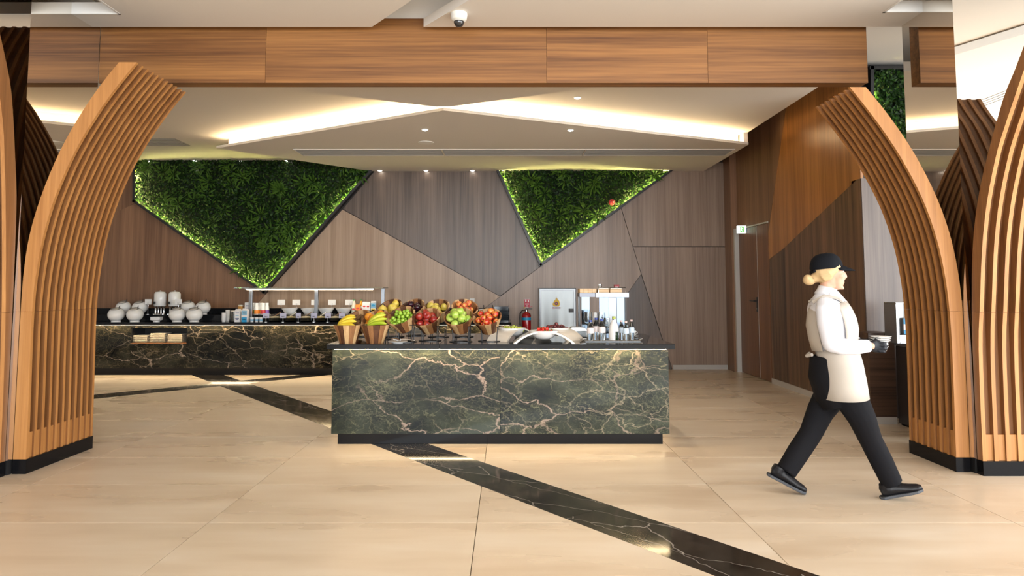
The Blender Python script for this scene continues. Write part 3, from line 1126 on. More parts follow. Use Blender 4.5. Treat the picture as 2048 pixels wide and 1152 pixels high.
# ================================================================ BACK BUFFET COUNTER
ZK = 0.85
yb0 = 10.95
kx0, kx1 = -7.6, 0.04
kc = thing('back_buffet_counter', 'long dark marble buffet counter with a black stone top along the back wall', 'counter', (-3.4, 11.4, 0))
MB().box((kx0, yb0 + 0.13, 0), (kx1 - 0.06, YB - 0.03, 0.125)).build('plinth', PLINTH, kc, world=True)
nx0, nx1 = atY(262, 670, yb0).x, atY(373, 670, yb0).x
nz0, nz1 = atY(300, 686, yb0).z, atY(300, 656, yb0).z
MB().box((kx0, yb0 + 0.021, 0.126), (nx0 - 0.001, YB - 0.03, ZK - 0.046)).box((nx1 + 0.001, yb0 + 0.021, 0.126), (kx1 - 0.021, YB - 0.03, ZK - 0.046)).box((nx0 - 0.001, yb0 + 0.021, 0.126), (nx1 + 0.001, YB - 0.03, nz0 - 0.012)).box((nx0 - 0.001, yb0 + 0.021, nz1 + 0.001), (nx1 + 0.001, YB - 0.03, ZK - 0.046)).box((nx0 - 0.001, yb0 + 0.42, nz0 - 0.012), (nx1 + 0.001, YB - 0.03, nz1 + 0.001)).build('carcass', BLACKP, kc, world=True)
xsm = [kx0, nx0 - 0.004, nx1 + 0.004, atY(525, 700, yb0).x, atY(690, 700, yb0).x, atY(860, 700, yb0).x, kx1]
for i, (a, b) in enumerate(zip(xsm[:-1], xsm[1:])):
    z1 = nz0 - 0.012 if i == 1 else ZK - 0.05
    MB().box((a + 0.001, yb0, 0.122), (b - 0.001, yb0 + 0.02, z1)).build('marble_panel', MARBLEB, kc, world=True)
MB().box((nx0 - 0.003, yb0, nz1), (nx1 + 0.003, yb0 + 0.02, ZK - 0.05)).build('marble_panel', MARBLEB, kc, world=True)
MB().box((nx0 - 0.003, yb0 - 0.004, nz0 - 0.011), (nx1 + 0.003, yb0 + 0.41, nz0)).build('niche_shelf', STM, kc, world=True)
MB().box((kx1 - 0.02, yb0 + 0.0205, 0.122), (kx1, YB - 0.03, ZK - 0.05)).build('marble_panel', MARBLEB, kc, world=True)
ktop = thing('stone_countertop', 'polished black stone countertop of the long back counter', 'countertop', (-3.4, 11.4, ZK - .045))
MB().box((kx0, yb0 - 0.07, ZK - 0.045), (kx1 + 0.03, YB - 0.031, ZK)).build('slab', GRANITE, ktop, bevel=0.003, world=True)
ZR = 0.955
kst = thing('raised_step', 'black stone step with splashback along the rear of the back counter', 'step', (-3.4, 11.5, ZK))
MB().box((kx0, 11.25, ZK + 0.0005), (kx1, YB - 0.05, ZR)).build('tread', GRANITE, kst, bevel=0.003, world=True)
MB().box((kx0, YB - 0.049, ZK + 0.0005), (kx1, YB - 0.029, 1.045)).build('splashback', GRANITE, kst, world=True)
MB().box((kx0, yb0 - 0.058, ZK - 0.0460), (kx1, yb0 - 0.036, ZK - 0.0452)).build('led_strip', LEDW, kc, world=True)
MB().box((kx0, yb0 + 0.08, 0.1185), (kx1 - 0.08, yb0 + 0.095, 0.1255)).build('led_strip', LEDT, kc, world=True)

# ================================================================ FRUIT BASKETS ON THE ISLAND
BH, BRB, BRT, NST = 0.145, 0.080, 0.132, 14


def stave(m):
    a = 2 * PI / NST * 0.5 - 0.012
    mb = MB()
    prof = [(BRB, 0), (BRB + (BRT - BRB) * .77, BH * .77), (BRB + (BRT - BRB) * .77 + .005, BH * .775), (BRT + .005, BH), (BRT - .008, BH), (BRB - .008, 0.006)]
    vs, fs = [], []
    for k in range(3):
        t = -a + a * k
        vs += [(r * math.cos(t), r * math.sin(t), z) for r, z in prof]
    n = len(prof)
    for k in range(2):
        for i in range(n):
            j = (i + 1) % n
            fs.append((k * n + i, k * n + j, (k + 1) * n + j, (k + 1) * n + i))
    fs += [tuple(range(n)), tuple(range(3 * n - 1, 2 * n - 1, -1))]
    return mb.add(vs, fs).mesh('stave', m)


STV = [stave(STL), stave(STM), stave(STD)]


def make_basket(label, seed, loc, rot):
    rnd = random.Random(seed)
    b = thing('fruit_basket', label, 'basket', loc, 0, 'wooden stave baskets of fruit on the island')
    b.rotation_euler = rot
    last = -1
    for k in range(NST):
        c = rnd.choice([0, 0, 1, 2, 1])
        if c == last:
            c = (c + 1 + rnd.randint(0, 1)) % 3
        last = c
        link('stave', STV[c], b, (0, 0, 0), (0, 0, 2 * PI * k / NST))
    MB().lathe([(0, .008), (BRB - .004, .008), (BRB + .006, .03), (0, .03)], 18).build('bottom', STM, b)
    return b


def euler_m(loc, rot):
    return Matrix.Translation(loc) @ __import__('mathutils').Euler(rot).to_matrix().to_4x4()


def stand(label, x, y, zr, r=0.108):
    s = thing('wire_stand', label, 'stand', (x, y, ZT), 0, 'black wire stands under the fruit baskets')
    h = zr - ZT
    MB().ring((0, 0, h), r, 0.0045).build('top_ring', BLACKM, s, True)
    MB().lathe([(r * .62, 0), (r * .98, 0), (r * .98, .006), (r * .62, .006), (r * .62, 0)], 28).build('base_ring', BLACKM, s)
    me = MB().tube([(r, 0, h), (r * .93, 0, h * .5), (r * .9, 0, .006)], 0.004, 6).mesh('leg', BLACKM, True)
    for k in range(4):
        link('leg', me, s, (0, 0, 0), (0, 0, PI / 4 + k * PI / 2))
    return s


def pack(n, radii, seed, R0=None, floor=None, tries=70):
    rnd = random.Random(seed)
    R0 = R0 or BRT - .010
    out = []
    for i in range(n):
        r = radii[i] if isinstance(radii, list) else radii * rnd.uniform(.93, 1.06)
        fl_ = BH - .045 if floor is None else floor
        best = None
        for _ in range(tries):
            a, q = rnd.uniform(0, 2 * PI), math.sqrt(rnd.random()) * (R0 - r)
            x, y = q * math.cos(a), q * math.sin(a)
            z = fl_ + r
            for (px_, py_, pz_, pr_) in out:
                d2 = (x - px_)**2 + (y - py_)**2
                s = (r + pr_) * .985
                if d2 < s * s:
                    z = max(z, pz_ + math.sqrt(s * s - d2))
            key = z + q * .35
            if best is None or key < best[0]:
                best = (key, x, y, z, r)
        out.append(best[1:])
    return out


def fruit_mesh(kind, m, stalk):
    """unit-radius fruit: body mesh object template with its stalk and calyx"""
    if kind == 'apple':
        prof = [(0.0, -.72), (.16, -.80), (.34, -.84), (.62, -.70), (.88, -.32), (1.0, .10), (.96, .45), (.78, .72), (.50, .84), (.26, .78), (.08, .60), (0, .55)]
    elif kind == 'pear':
        prof = [(0, -.95), (.2, -1.0), (.62, -.86), (.95, -.40), (1.0, .0), (.86, .42), (.62, .78), (.44, 1.05), (.22, 1.18), (.06, 1.12), (0, 1.08)]
    elif kind == 'lemon':
        prof = [(0, -1.22), (.12, -1.16), (.35, -1.0), (.72, -.72), (.96, -.28), (1.0, .1), (.9, .5), (.62, .86), (.3, 1.06), (.14, 1.2), (0, 1.26)]
    elif kind == 'peach':
        prof = [(0, -.98), (.3, -.93), (.66, -.72), (.93, -.34), (1.0, .06), (.92, .44), (.68, .76), (.36, .9), (.14, .84), (0, .74)]
    else:
        prof = [(0, -.98), (.32, -.93), (.68, -.72), (.93, -.36), (1.0, 0), (.93, .36), (.68, .72), (.32, .93), (.08, .96), (0, .94)]
    me = MB().lathe(prof, 18).mesh(kind, m, True, 80)
    top = prof[-1][1]
    st = None
    if stalk == 'stem':
        st = MB().tube([(0, 0, top - .02), (.05, .02, top + .22), (.14, .03, top + .42)], [.05, .04, .055], 6).mesh('stem', mat('fruit_stem', (0.10, 0.055, 0.02), 0.7))
    elif stalk == 'button':
        st = MB().lathe([(0, top - .04), (.10, top - .02), (.08, top + .05), (0, top + .06)], 7).mesh('stem', mat('fruit_button', (0.10, 0.14, 0.03), 0.7))
    return me, st, prof[0][1]


def place_fruit(name, cat, label, group, me3, spots, M, seed, up=0.0):
    rnd = random.Random(seed)
    me, st, bot = me3
    names = [label] * len(spots)
    if len(spots) <= 16:
        ordn = ['first', 'second', 'third', 'fourth', 'fifth', 'sixth']
        scr = []
        for k, (x, y, z, r) in enumerate(spots):
            q = M @ Vector((x, y, z))
            scr.append((-(q.z - EYE) / q.y, q.x / q.y, k))
        scr.sort()
        nr = 2 if len(spots) <= 8 else 3
        per = -(-len(spots) // nr)
        for ri in range(nr):
            row = sorted(scr[ri * per:(ri + 1) * per], key=lambda t: t[1])
            for ci, t in enumerate(row):
                names[t[2]] = '%s, %s from the left in the %s row of its basket' % (label.split(' in the ')[0].split(' heaped')[0], ordn[ci], (['upper', 'lower'] if nr == 2 else ['top', 'middle', 'bottom'])[ri])
    for idx, (x, y, z, r) in enumerate(spots):
        label = names[idx]
        o = bpy.data.objects.new(name, me)
        COL.objects.link(o)
        p = M @ Vector((x, y, z))
        o.location = p
        o.scale = (r, r, r)
        o.rotation_euler = (rnd.uniform(-1.3, 1.3) + up, rnd.uniform(-1.0, 1.0), rnd.uniform(0, 6.28))
        OFF[o] = Vector(p)
        tag(o, label, cat, group)
        if st:
            link('stem', st, o)
        if name in ('red_apple', 'green_apple', 'quince'):
            link('calyx', CALYX, o, (0, 0, bot))


CALYX = MB().lathe([(0, -.05), (.10, -.09), (.17, -.11), (.12, -.03), (0, 0.02)], 6).mesh('calyx', mat('calyx_brown', (0.09, 0.06, 0.025), 0.8))
M_LIME = two_tone('greengage_skin', (0.20, 0.40, 0.022), (0.40, 0.55, 0.06), 1.2, 0.3)
M_RED = two_tone('red_apple_skin', (0.27, 0.010, 0.014), (0.46, 0.075, 0.035), 1.1, 0.22, .42, .75, (0.55, 0.28, 0.10))
M_GREEN = two_tone('green_apple_skin', (0.30, 0.47, 0.055), (0.50, 0.60, 0.13), 0.9, 0.25)
M_NECT = two_tone('nectarine_skin', (0.48, 0.025, 0.014), (0.82, 0.36, 0.07), 1.1, 0.25, .44, .66)
M_ORANGE = two_tone('orange_skin', (0.78, 0.26, 0.012), (0.86, 0.36, 0.03), 1.0, 0.4)
M_KIWI = two_tone('kiwi_skin', (0.13, 0.065, 0.022), (0.24, 0.13, 0.05), 3.0, 0.85)
M_MELON = two_tone('yellow_lemon_skin', (0.66, 0.47, 0.055), (0.76, 0.60, 0.12), 1.2, 0.42)
M_PLUM = two_tone('black_plum_skin', (0.012, 0.006, 0.012), (0.075, 0.012, 0.022), 1.2, 0.16)
M_QUINCE = two_tone('yellow_quince_skin', (0.52, 0.40, 0.05), (0.66, 0.52, 0.11), 1.3, 0.4, spots=(0.20, 0.13, 0.03))
M_PEACH = two_tone('peach_skin', (0.50, 0.045, 0.030), (0.84, 0.40, 0.085), 1.1, 0.45, .40, .62)

# rim centre in the photograph, distance, tilt towards the front, lean, contents
BK = [
    ('greengage', (801, 631), 6.21, 34, -17, 'tilted wooden basket of small round greengages at the front'),
    ('red_apple', (853, 634), 6.34, 34, -14, 'tilted wooden basket of dark red apples at the front'),
    ('green_apple', (917, 633), 6.22, 33, -9, 'tilted wooden basket of green apples at the front'),
    ('nectarine', (974, 634), 6.30, 33, -10, 'tilted wooden basket of red nectarines nearest the white serving stands'),
    ('orange', (750, 637), 6.52, 34, -16, 'tilted wooden basket of oranges behind the green bananas'),
    ('kiwi', (716, 636), 6.86, 34, -14, 'tilted wooden basket of brown kiwis behind the yellow bananas'),
    ('lemon', (778, 615), 6.86, 34, -20, 'raised wooden basket of big yellow lemons in the back row'),
    ('plum', (824, 614), 7.02, 34, -17, 'raised wooden basket of black plums in the back row'),
    ('quince', (873, 614), 6.84, 34, -8, 'raised wooden basket of yellow quinces in the back row'),
    ('peach', (930, 614), 6.86, 34, 10, 'raised wooden basket of peaches in the back row'),
]
CONT = {
    'greengage': (M_LIME, 'round', 'button', 46, 0.0175, .092, 'small round greengage heaped in a front basket', 'greengages in the front basket'),
    'red_apple': (M_RED, 'apple', 'stem', 9, 0.037, .068, 'dark red apple heaped in a front basket', 'red apples in the front basket'),
    'green_apple': (M_GREEN, 'apple', 'stem', 9, 0.040, .064, 'glossy green apple heaped in a front basket', 'green apples in the front basket'),
    'nectarine': (M_NECT, 'peach', 'stem', 15, 0.0295, .072, 'red and orange nectarine in the basket beside the white stands', 'nectarines in the front basket'),
    'orange': (M_ORANGE, 'round', 'button', 7, 0.039, .075, 'bright orange in the basket behind the green bananas', 'oranges in the basket behind the bananas'),
    'kiwi': (M_KIWI, 'lemon', None, 10, 0.026, .075, 'brown kiwi in the basket behind the yellow bananas', 'kiwis in the basket behind the bananas'),
    'lemon': (M_MELON, 'lemon', 'button', 7, 0.040, .045, 'large yellow lemon in the raised back basket', 'lemons in the raised back basket'),
    'plum': (M_PLUM, 'round', None, 9, 0.036, .070, 'black plum in the raised back basket', 'plums in the raised back basket'),
    'quince': (M_QUINCE, 'pear', 'stem', 7, 0.038, .066, 'yellow speckled quince in the raised back basket', 'quinces in the raised back basket'),
    'peach': (M_PEACH, 'peach', 'stem', 12, 0.031, .066, 'orange and red peach in the raised back basket', 'peaches in the raised back basket'),
}
for n, (kind, (px, py), Y, tilt, lean, lab) in enumerate(BK):
    rot = (R(tilt), R(lean), R(n * 47))
    rot = __import__('mathutils').Euler((0, 0, R(n * 47))).to_matrix()
    q = __import__('mathutils').Euler((R(tilt), R(lean), 0)).to_matrix() @ rot
    rim = atY(px, py, Y)
    base = rim - q @ Vector((0, 0, BH))
    zr = base.z + 0.030
    if zr < ZT + .05:
        d = ZT + .05 - zr
        base.z += d
        zr += d
    e = q.to_euler()
    make_basket(lab, 100 + n, base, e)
    stand('black wire stand under the ' + lab.replace('tilted wooden ', '').replace('raised wooden ', ''), base.x, base.y - 0.018, zr)
    m, shape, stalk, cnt, r, flr, flab, grp = CONT[kind]
    M = Matrix.Translation(base) @ __import__('mathutils').Euler((R(tilt), R(lean), 0)).to_matrix().to_4x4()
    rad = r
    if kind == 'lemon':
        rad = [.040, .038, .036, .050, .040, .044, .038]
    sp = pack(cnt, rad, 40 + n, floor=flr)
    place_fruit(kind, 'fruit', flab, grp, fruit_mesh(shape, m, stalk), sp, M, 60 + n)

# upright banana baskets
for n, (px, lab) in enumerate(((693.5, 'upright wooden basket of yellow bananas at the front left corner of the island'), (748, 'upright wooden basket of green bananas at the island front'))):
    p = atZ(px, 686.5, ZT)
    make_basket(lab, 210 + n, (p.x, 6.18, ZT), (0, 0, 1.1 * n + .3)).scale = (.96, .96, 1.1)


def banana_bunch(label, loc, m, mt, fingers, rz):
    b = thing('banana_bunch', label, 'fruit', loc, rz, 'banana bunches in the upright baskets')
    for elev, y0, y1, L, bend in fingers:
        p = Vector((-.098, y0 * .4, -.012))
        pts, rs = [p.copy()], [.009]
        N = 12
        for k in range(N):
            t = (k + .5) / N
            h = R(elev + bend * (.5 - t))
            p = p + Vector((math.cos(h) * L / N, (y1 - y0 * .4) / N, math.sin(h) * L / N))
            pts.append(p.copy())
            t = (k + 1) / N
            rs.append(.0185 * min(1, .45 + 2.4 * t) * (1 if t < .80 else max(.30, 1 - (t - .80) * 3.4)))
        o = MB().tube(pts, rs, 9).build('banana', m, b, True, angle=60)
        MB().ell(pts[-1], .0065, .0065, .0065, 8, 5).build('tip', mt, o)
    MB().tube([(-.080, .0, -.02), (-.10, .0, -.008), (-.118, .002, .008)], [.017, .015, .014], 8).build('stalk', mt, b, True)
    return b


M_BAN = two_tone('banana_yellow', (0.64, 0.45, 0.020), (0.74, 0.55, 0.045), 9, 0.4)
M_BANG = two_tone('banana_green', (0.36, 0.47, 0.022), (0.60, 0.58, 0.05), 7, 0.4)
M_TIP = mat('banana_tip', (0.12, 0.10, 0.02), 0.7)
zt = ZT + BH * 1.1
FING = [(36, .03, .050, .19, 66), (29, .01, .015, .195, 66), (17, -.01, -.025, .195, 60), (5, -.03, -.070, .185, 48)]
p1 = atY(693, 650, 6.18)
banana_bunch('bunch of ripe yellow bananas in the upright corner basket', (p1.x + .012, 6.19, zt - .012), M_BAN, M_TIP, FING, 0.0)
p2 = atY(752, 650, 6.18)
banana_bunch('bunch of unripe green bananas in the second upright basket', (p2.x + .018, 6.19, zt - .006), M_BANG, M_TIP, [(e + 4, a, c, l * 1.05, d) for e, a, c, l, d in FING], 0.0)

# plate with serving spoon in front of the greengage stand
p = atZ(805, 684, ZT)
pl = thing('serving_plate', 'small white plate holding a steel spoon below the greengage basket', 'plate', (p.x - .02, 6.13, ZT))
PLPROF = [(0, 0), (.045, 0), (.05, .006), (.085, .014), (.088, .018), (.05, .011), (0, .009)]
MB().lathe(PLPROF, 28).build('dish', CERAM, pl, True)
sp_ = thing('serving_spoon', 'steel serving spoon lying across the white plate at the island edge', 'spoon', (p.x - .02, 6.12, ZT + .021), 0)
b = MB()
b.M = Matrix.Translation((-.01, 0, .012)) @ Matrix.Rotation(.25, 4, 'Y')
b.ell((0, 0, 0), .042, .026, .012, 14, 7).build('bowl', CHROME, sp_, True)
MB().tube([(.025, 0, .012), (.07, -.004, .016), (.12, -.008, .008), (.155, -.01, .002)], [.006, .005, .006, .009], 8).build('handle', CHROME, sp_, True)

# ---------------------------------------------------------------- white arched serving stands with fruit bowls


def arched_stand(label, loc, rz):
    s = thing('arched_stand', label, 'serving stand', loc, rz, 'white arched serving stands')
    N = 20
    out, inn = [], []
    for k in range(N + 1):
        t = k / N
        x = -.275 + .55 * t
        u = abs(x) / .275
        out.append((x, .106 * (1 - u**2.3)))
    for k in range(N + 1):
        t = k / N
        x = -.245 + .49 * t
        u = abs(x) / .245
        inn.append((x, max(0, .093 * (1 - u**2.3))))
    mb = MB()
    vs, fs = [], []
    for y in (-.11, .11):
        vs += [(x, y, z) for x, z in out] + [(x, y, z) for x, z in inn]
    m = N + 1
    o2 = 2 * m
    for i in range(N):
        fs += [(i, i + 1, o2 + i + 1, o2 + i), (m + i, o2 + m + i, o2 + m + i + 1, m + i + 1), (i, m + i, m + i + 1, i + 1), (o2 + i, o2 + i + 1, o2 + m + i + 1, o2 + m + i)]
    fs += [(0, o2, o2 + m, m), (N, m + N, o2 + m + N, o2 + N)]
    mb.add(vs, fs).build('arch_shell', CREAM, s, True, angle=50)
    MB().lathe([(0, .030), (.06, .034), (.10, .058), (.128, .098), (.134, .110), (.126, .110), (.10, .075), (.05, .048), (0, .044)], 30).build('bowl', CERAM, s, True, angle=60)
    return s


sA = atZ(1086, 683, ZT)
arched_stand('white arched stand holding strawberries, frontmost of the serving stands', (sA.x, 6.20, ZT), 0)
sB = (atY(1024, 660, 6.56).x, 6.58)
arched_stand('white arched stand of green grapes beside the nectarine basket', (sB[0], sB[1], ZT), R(58))
sC = (atY(1113, 660, 6.62).x, 6.66)
arched_stand('white arched stand of red grapes behind the strawberry stand', (sC[0], sC[1], ZT), R(-52))
GG = two_tone('green_grape_skin', (0.36, 0.42, 0.055), (0.52, 0.55, 0.13), 1.2, 0.25)
GR = two_tone('red_grape_skin', (0.075, 0.012, 0.016), (0.20, 0.045, 0.045), 1.2, 0.22)
STRW = two_tone('strawberry_skin', (0.56, 0.014, 0.012), (0.70, 0.05, 0.025), 2.2, 0.35)
gm = (MB().ell((0, 0, 0), 1, 1, 1.1, 10, 7).mesh('grape', GG, True, 90), None, -1)
gr = (MB().ell((0, 0, 0), 1, 1, 1.1, 10, 7).mesh('grape', GR, True, 90), None, -1)
gs = pack(60, .0140, 5, .125, .075)
place_fruit('green_grape', 'fruit', 'pale green grape heaped in the bowl beside the nectarine basket', 'green grapes in the white bowl', gm, gs, Matrix.Translation((sB[0], sB[1], ZT)), 3)
gs = pack(48, .0165, 6, .125, .075)
place_fruit('red_grape', 'fruit', 'dark red grape heaped in the bowl behind the strawberries', 'red grapes in the white bowl', gr, gs, Matrix.Translation((sC[0], sC[1], ZT)), 4)
sm = (MB().lathe([(0, -1.2), (.3, -1.05), (.7, -.45), (1, .2), (.9, .62), (.5, .85), (0, .88)], 12).mesh('strawberry', STRW, True, 80), MB().lathe([(0, .86), (.7, .80), (.75, .84), (.2, 1.0), (0, 1.15)], 6).mesh('stem', mat('strawberry_leaf', (0.06, 0.16, 0.02), 0.6)), -1)
gs = pack(26, .0150, 9, .085, .085)
place_fruit('strawberry', 'fruit', 'small red strawberry in the bowl of the frontmost white stand', 'strawberries in the white bowl', sm, gs, Matrix.Translation((sA.x, 6.20, ZT)), 5)

# ---------------------------------------------------------------- tray of bottles
tx0, tx1 = atY(1171, 682, 6.28).x, atY(1281, 682, 6.28).x
ty = thing('metal_tray', 'flat silver tray holding bottles at the right end of the island', 'tray', ((tx0 + tx1) / 2, 6.42, ZT))
tw = (tx1 - tx0) / 2
MB().box((-tw, -.14, .001), (tw, .14, .005)).build('tray_plate', STEELD, ty)
MB().tube([(-tw, -.14, .009), (tw, -.14, .009), (tw, .14, .009), (-tw, .14, .009)], .005, 6, True).build('rim', STEEL, ty, True)
for s in (-1, 1):
    MB().tube([(s * tw, -.06, .010), (s * (tw + .035), -.05, .020), (s * (tw + .035), .05, .020), (s * tw, .06, .010)], .005, 6).build('handle', CHROME, ty, True)
WATER = mat('bottle_glass', (0.70, 0.73, 0.71), 0.03, trans=1, ior=1.38)
LAB = mat('bottle_label', (0.74, 0.66, 0.64), 0.5)
LABB = mat('bottle_label_blue', (0.60, 0.70, 0.80), 0.5)
CAPB = mat('cap_blue', (0.02, 0.05, 0.30), 0.3)
CAPP = mat('cap_pink', (0.72, 0.52, 0.48), 0.4)
zb = ZT + .0055


def bottle(label, x, y, h, r, cap, lab, name='water_bottle', glass=WATER, group='water bottles on the silver tray', z=None, l0=.36, l1=.66):
    o = thing(name, label, 'bottle', (x, y, zb if z is None else z), 0, group)
    MB().lathe([(0, 0), (r * .9, 0), (r, .008), (r, h * .50), (r * .96, h * .58), (r * .62, h * .76), (r * .40, h * .86), (r * .38, h * .93), (0, h * .93)], 18).build('glass', glass, o, True)
    MB().lathe([(0, h * .92), (r * .45, h * .92), (r * .45, h), (0, h)], 12).build('cap', cap, o, True)
    pr = [(r * 1.015, h * l0), (r * 1.015, h * .50), (r * .98, h * .58), (r * .80, h * l1)]
    MB().lathe(pr, 18).build('label', lab, o, True)
    return o


for (px, y, labl, hh, rr, cp, lb) in (
        (1181, 6.36, 'blue capped water bottle at the left end of the silver tray', .188, .034, CAPB, LAB),
        (1192.5, 6.44, 'blue capped water bottle, second from the left on the tray', .205, .035, CAPB, LAB),
        (1204, 6.38, 'blue capped water bottle next to the napkin wrapped bottle', .198, .034, CAPB, LAB),
        (1243, 6.46, 'small pink capped bottle just right of the napkin wrapped bottle', .182, .028, CAPP, LABB),
        (1252, 6.36, 'small pink capped bottle in the middle of the right trio on the tray', .178, .029, CAPP, LABB),
        (1263, 6.44, 'small pink capped bottle at the right end of the silver tray', .188, .028, CAPP, LABB)):
    bottle(labl, atY(px, 670, y).x, y, hh, rr, cp, lb)
wx = atY(1228, 670, 6.36).x
o = thing('wine_bottle', 'dark green wine bottle wrapped in a white napkin on the tray', 'bottle', (wx, 6.36, zb))
GRB = mat('green_bottle_glass', (0.010, 0.025, 0.008), 0.06, spec=0.7)
MB().lathe([(0, 0), (.036, 0), (.038, .01), (.038, .11), (.03, .135), (.015, .16), (.014, .20), (0, .20)], 18).build('glass', GRB, o, True)
MB().lathe([(0, .199), (.0165, .199), (.0165, .222), (0, .224)], 12).build('cork', mat('lime_foil', (0.36, 0.42, 0.05), 0.35), o, True)
nb = MB()
nb.lathe([(.049, .0), (.047, .09), (.040, .135), (.025, .175), (.018, .19)], 16, R(100), R(275))
nb.lathe([(.044, .085), (.041, .12), (.034, .145), (.022, .175), (.0185, .195)], 16, R(-95), R(110))
nb.build('napkin', mat('white_napkin', (0.80, 0.78, 0.75), 0.8), o, True)
for i, (px, y, lb) in enumerate(((1176, 6.74, 'wine glass at the left of the row behind the bottles'), (1190, 6.66, 'wine glass in the middle of the row behind the bottles'), (1203, 6.74, 'wine glass at the right of the row behind the bottles'), (1214, 6.62, 'wine glass behind the napkin wrapped bottle'))):
    g = thing('wine_glass', lb, 'glass', (atY(px, 670, y).x, y, ZT), 0, 'wine glasses behind the tray')
    s = .8 if i == 3 else 1
    MB().lathe([(0, .122 * s), (.018 * s, .128 * s), (.036 * s, .155 * s), (.041 * s, .19 * s), (.036 * s, .255 * s), (.0345 * s, .255 * s), (.039 * s, .19 * s), (.034 * s, .157 * s), (.016 * s, .131 * s), (0, .126 * s)], 20).build('bowl', GLASS, g, True)
    MB().lathe([(0, 0), (.034 * s, 0), (.034 * s, .002), (.008 * s, .006), (.004 * s, .014), (.0036 * s, .118 * s), (.008 * s, .123 * s), (0, .124 * s)], 16).build('stem', GLASS, g, True)

# ---------------------------------------------------------------- steel display stand at the back of the island
dx0, dx1 = atY(1157, 650, 7.15).x, atY(1256, 650, 7.15).x
ds = thing('display_stand', 'tall mirrored steel display stand with a shelf at the island back', 'stand', ((dx0 + dx1) / 2, 7.18, ZT))


def lx(px):
    return atY(px, 650, 7.15).x - (dx0 + dx1) / 2


zs_ = [atY(1200, y, 7.15).z - ZT for y in (594, 586, 583)]
for a, b in ((1162, 1178), (1197, 1215), (1232, 1247)):
    MB().box((lx(a), -.10, 0), (lx(b), -.085, zs_[0])).build('mirror_upright', SMIRROR, ds)
MB().box((lx(1215.5), -.09, 0), (lx(1231.5), .12, zs_[0])).build('steel_column', STEELD, ds)
MB().box((lx(1247.5), -.10, 0), (lx(1251), .12, zs_[0])).build('side_plate', BLACKM, ds)
MB().box((lx(1159), .08, 0), (lx(1163), .12, zs_[0])).build('back_post', STEELD, ds)
MB().box((lx(1158), -.12, zs_[0] + .001), (lx(1252), .14, zs_[1])).build('shelf', DSTEEL, ds)
MB().box((lx(1189), -.14, zs_[0] - .004), (lx(1255), -.121, zs_[1] + .006)).build('fascia', FASC, ds, bevel=.003)
zw = zs_[1] + .055
MB().tube([(lx(1195), -.13, zs_[1] + .006), (lx(1195), -.13, zw), (lx(1249), -.13, zw), (lx(1249), -.13, zs_[1] + .006)], .0035, 6).build('guard_rail', CHROME, ds, True)
for i, (a, b, lb) in enumerate(((1158.5, 1192, 'thick wooden serving board at the left end of the display shelf'), (1196, 1217, 'pale wooden board at the middle of the display shelf'), (1219, 1243, 'pale wooden board at the right end of the display shelf'))):
    bo = thing('serving_board', lb, 'board', ((dx0 + dx1) / 2 + (lx(a) + lx(b)) / 2, 7.18, ZT + zs_[1] + .001), 0, 'wooden boards on the display shelf')
    hw = (lx(b) - lx(a)) / 2
    if i == 0:
        n = 4
        for k in range(n):
            MB().box((-hw + 2 * hw * k / n + .0006, -.10, 0), (-hw + 2 * hw * (k + 1) / n - .0006, .10, .044)).build('board_block', BOARD, bo, bevel=.002)
    else:
        MB().box((-hw, -.10, 0), (hw, .10, .038)).build('board_block', BOARD, bo, bevel=.004)
        MB().box((-hw + .004, -.102, .041), (hw - .004, .102, .052)).build('lid', CREAM, bo, bevel=.003)
p = (dx0 + dx1) / 2 + lx(1199.5)
j = thing('glass_jar', 'small clear glass jar on top of the display boards', 'jar', (p, 7.12, ZT + zs_[1] + .054))
MB().lathe([(0, 0), (.020, 0), (.022, .004), (.022, .03), (.020, .03), (.020, .004), (0, .003)], 14).build('glass', GLASS, j, True)
MB().lathe([(0, .0305), (.0225, .0305), (.0225, .038), (0, .038)], 14).build('lid', CHROME, j)
p = (dx0 + dx1) / 2 + lx(1233)
j = thing('small_box', 'small dark red box on top of the display boards', 'box', (p, 7.12, ZT + zs_[1] + .054))
MB().box((-.026, -.02, 0), (.026, .02, .034)).build('carton', mat('dark_red_card', (0.22, 0.012, 0.018), 0.5), j, bevel=.002)
MB().box((-.015, -.0208, .001), (.015, -.0202, .012)).build('label', PAPER, j)
# steel warmer left of the stand
wx = atY(1158, 660, 6.98).x
wm = thing('steel_warmer', 'low stainless steel warming tray with a lid beside the display stand', 'tray', (wx - .02, 6.97, ZT))
MB().box((-.11, -.09, .0), (.09, .07, .055)).build('body', STEELD, wm, bevel=.004)
MB().prism([(-.115, .056), (.095, .056), (.095, .066), (.06, .098), (-.06, .098), (-.115, .066)], 'y', -.095, .075).build('lid', STEEL, wm, bevel=.003)
MB().tube([(.03, -.05, .098), (.03, -.05, .115), (.05, -.05, .115), (.05, -.05, .098)], .004, 6).build('handle', BLACKM, wm, True)
cx_ = atY(1266, 660, 6.92).x
sc_ = thing('saucer', 'white saucer near the right end of the island', 'plate', (cx_, 6.92, ZT))
MB().lathe([(0, 0), (.03, 0), (.055, .008), (.056, .011), (.03, .006), (0, .005)], 24).build('dish', CERAM, sc_, True)
cu = thing('coffee_cup', 'small white cup standing on the saucer right of the tray', 'cup', (cx_, 6.92, ZT + .0115))
MB().lathe([(0, 0), (.02, 0), (.03, .05), (.028, .05), (.018, .004), (0, .003)], 20).build('body', CERAM, cu, True)
MB().tube([(.027, 0, .04), (.042, 0, .036), (.042, 0, .02), (.023, 0, .012)], .0035, 6).build('handle', CERAM, cu, True)

# ================================================================ THINGS ON THE BACK COUNTER
YF, YR = 11.02, 11.46
ORD = ['first', 'second', 'third', 'fourth', 'fifth', 'sixth', 'seventh', 'eighth', 'ninth']


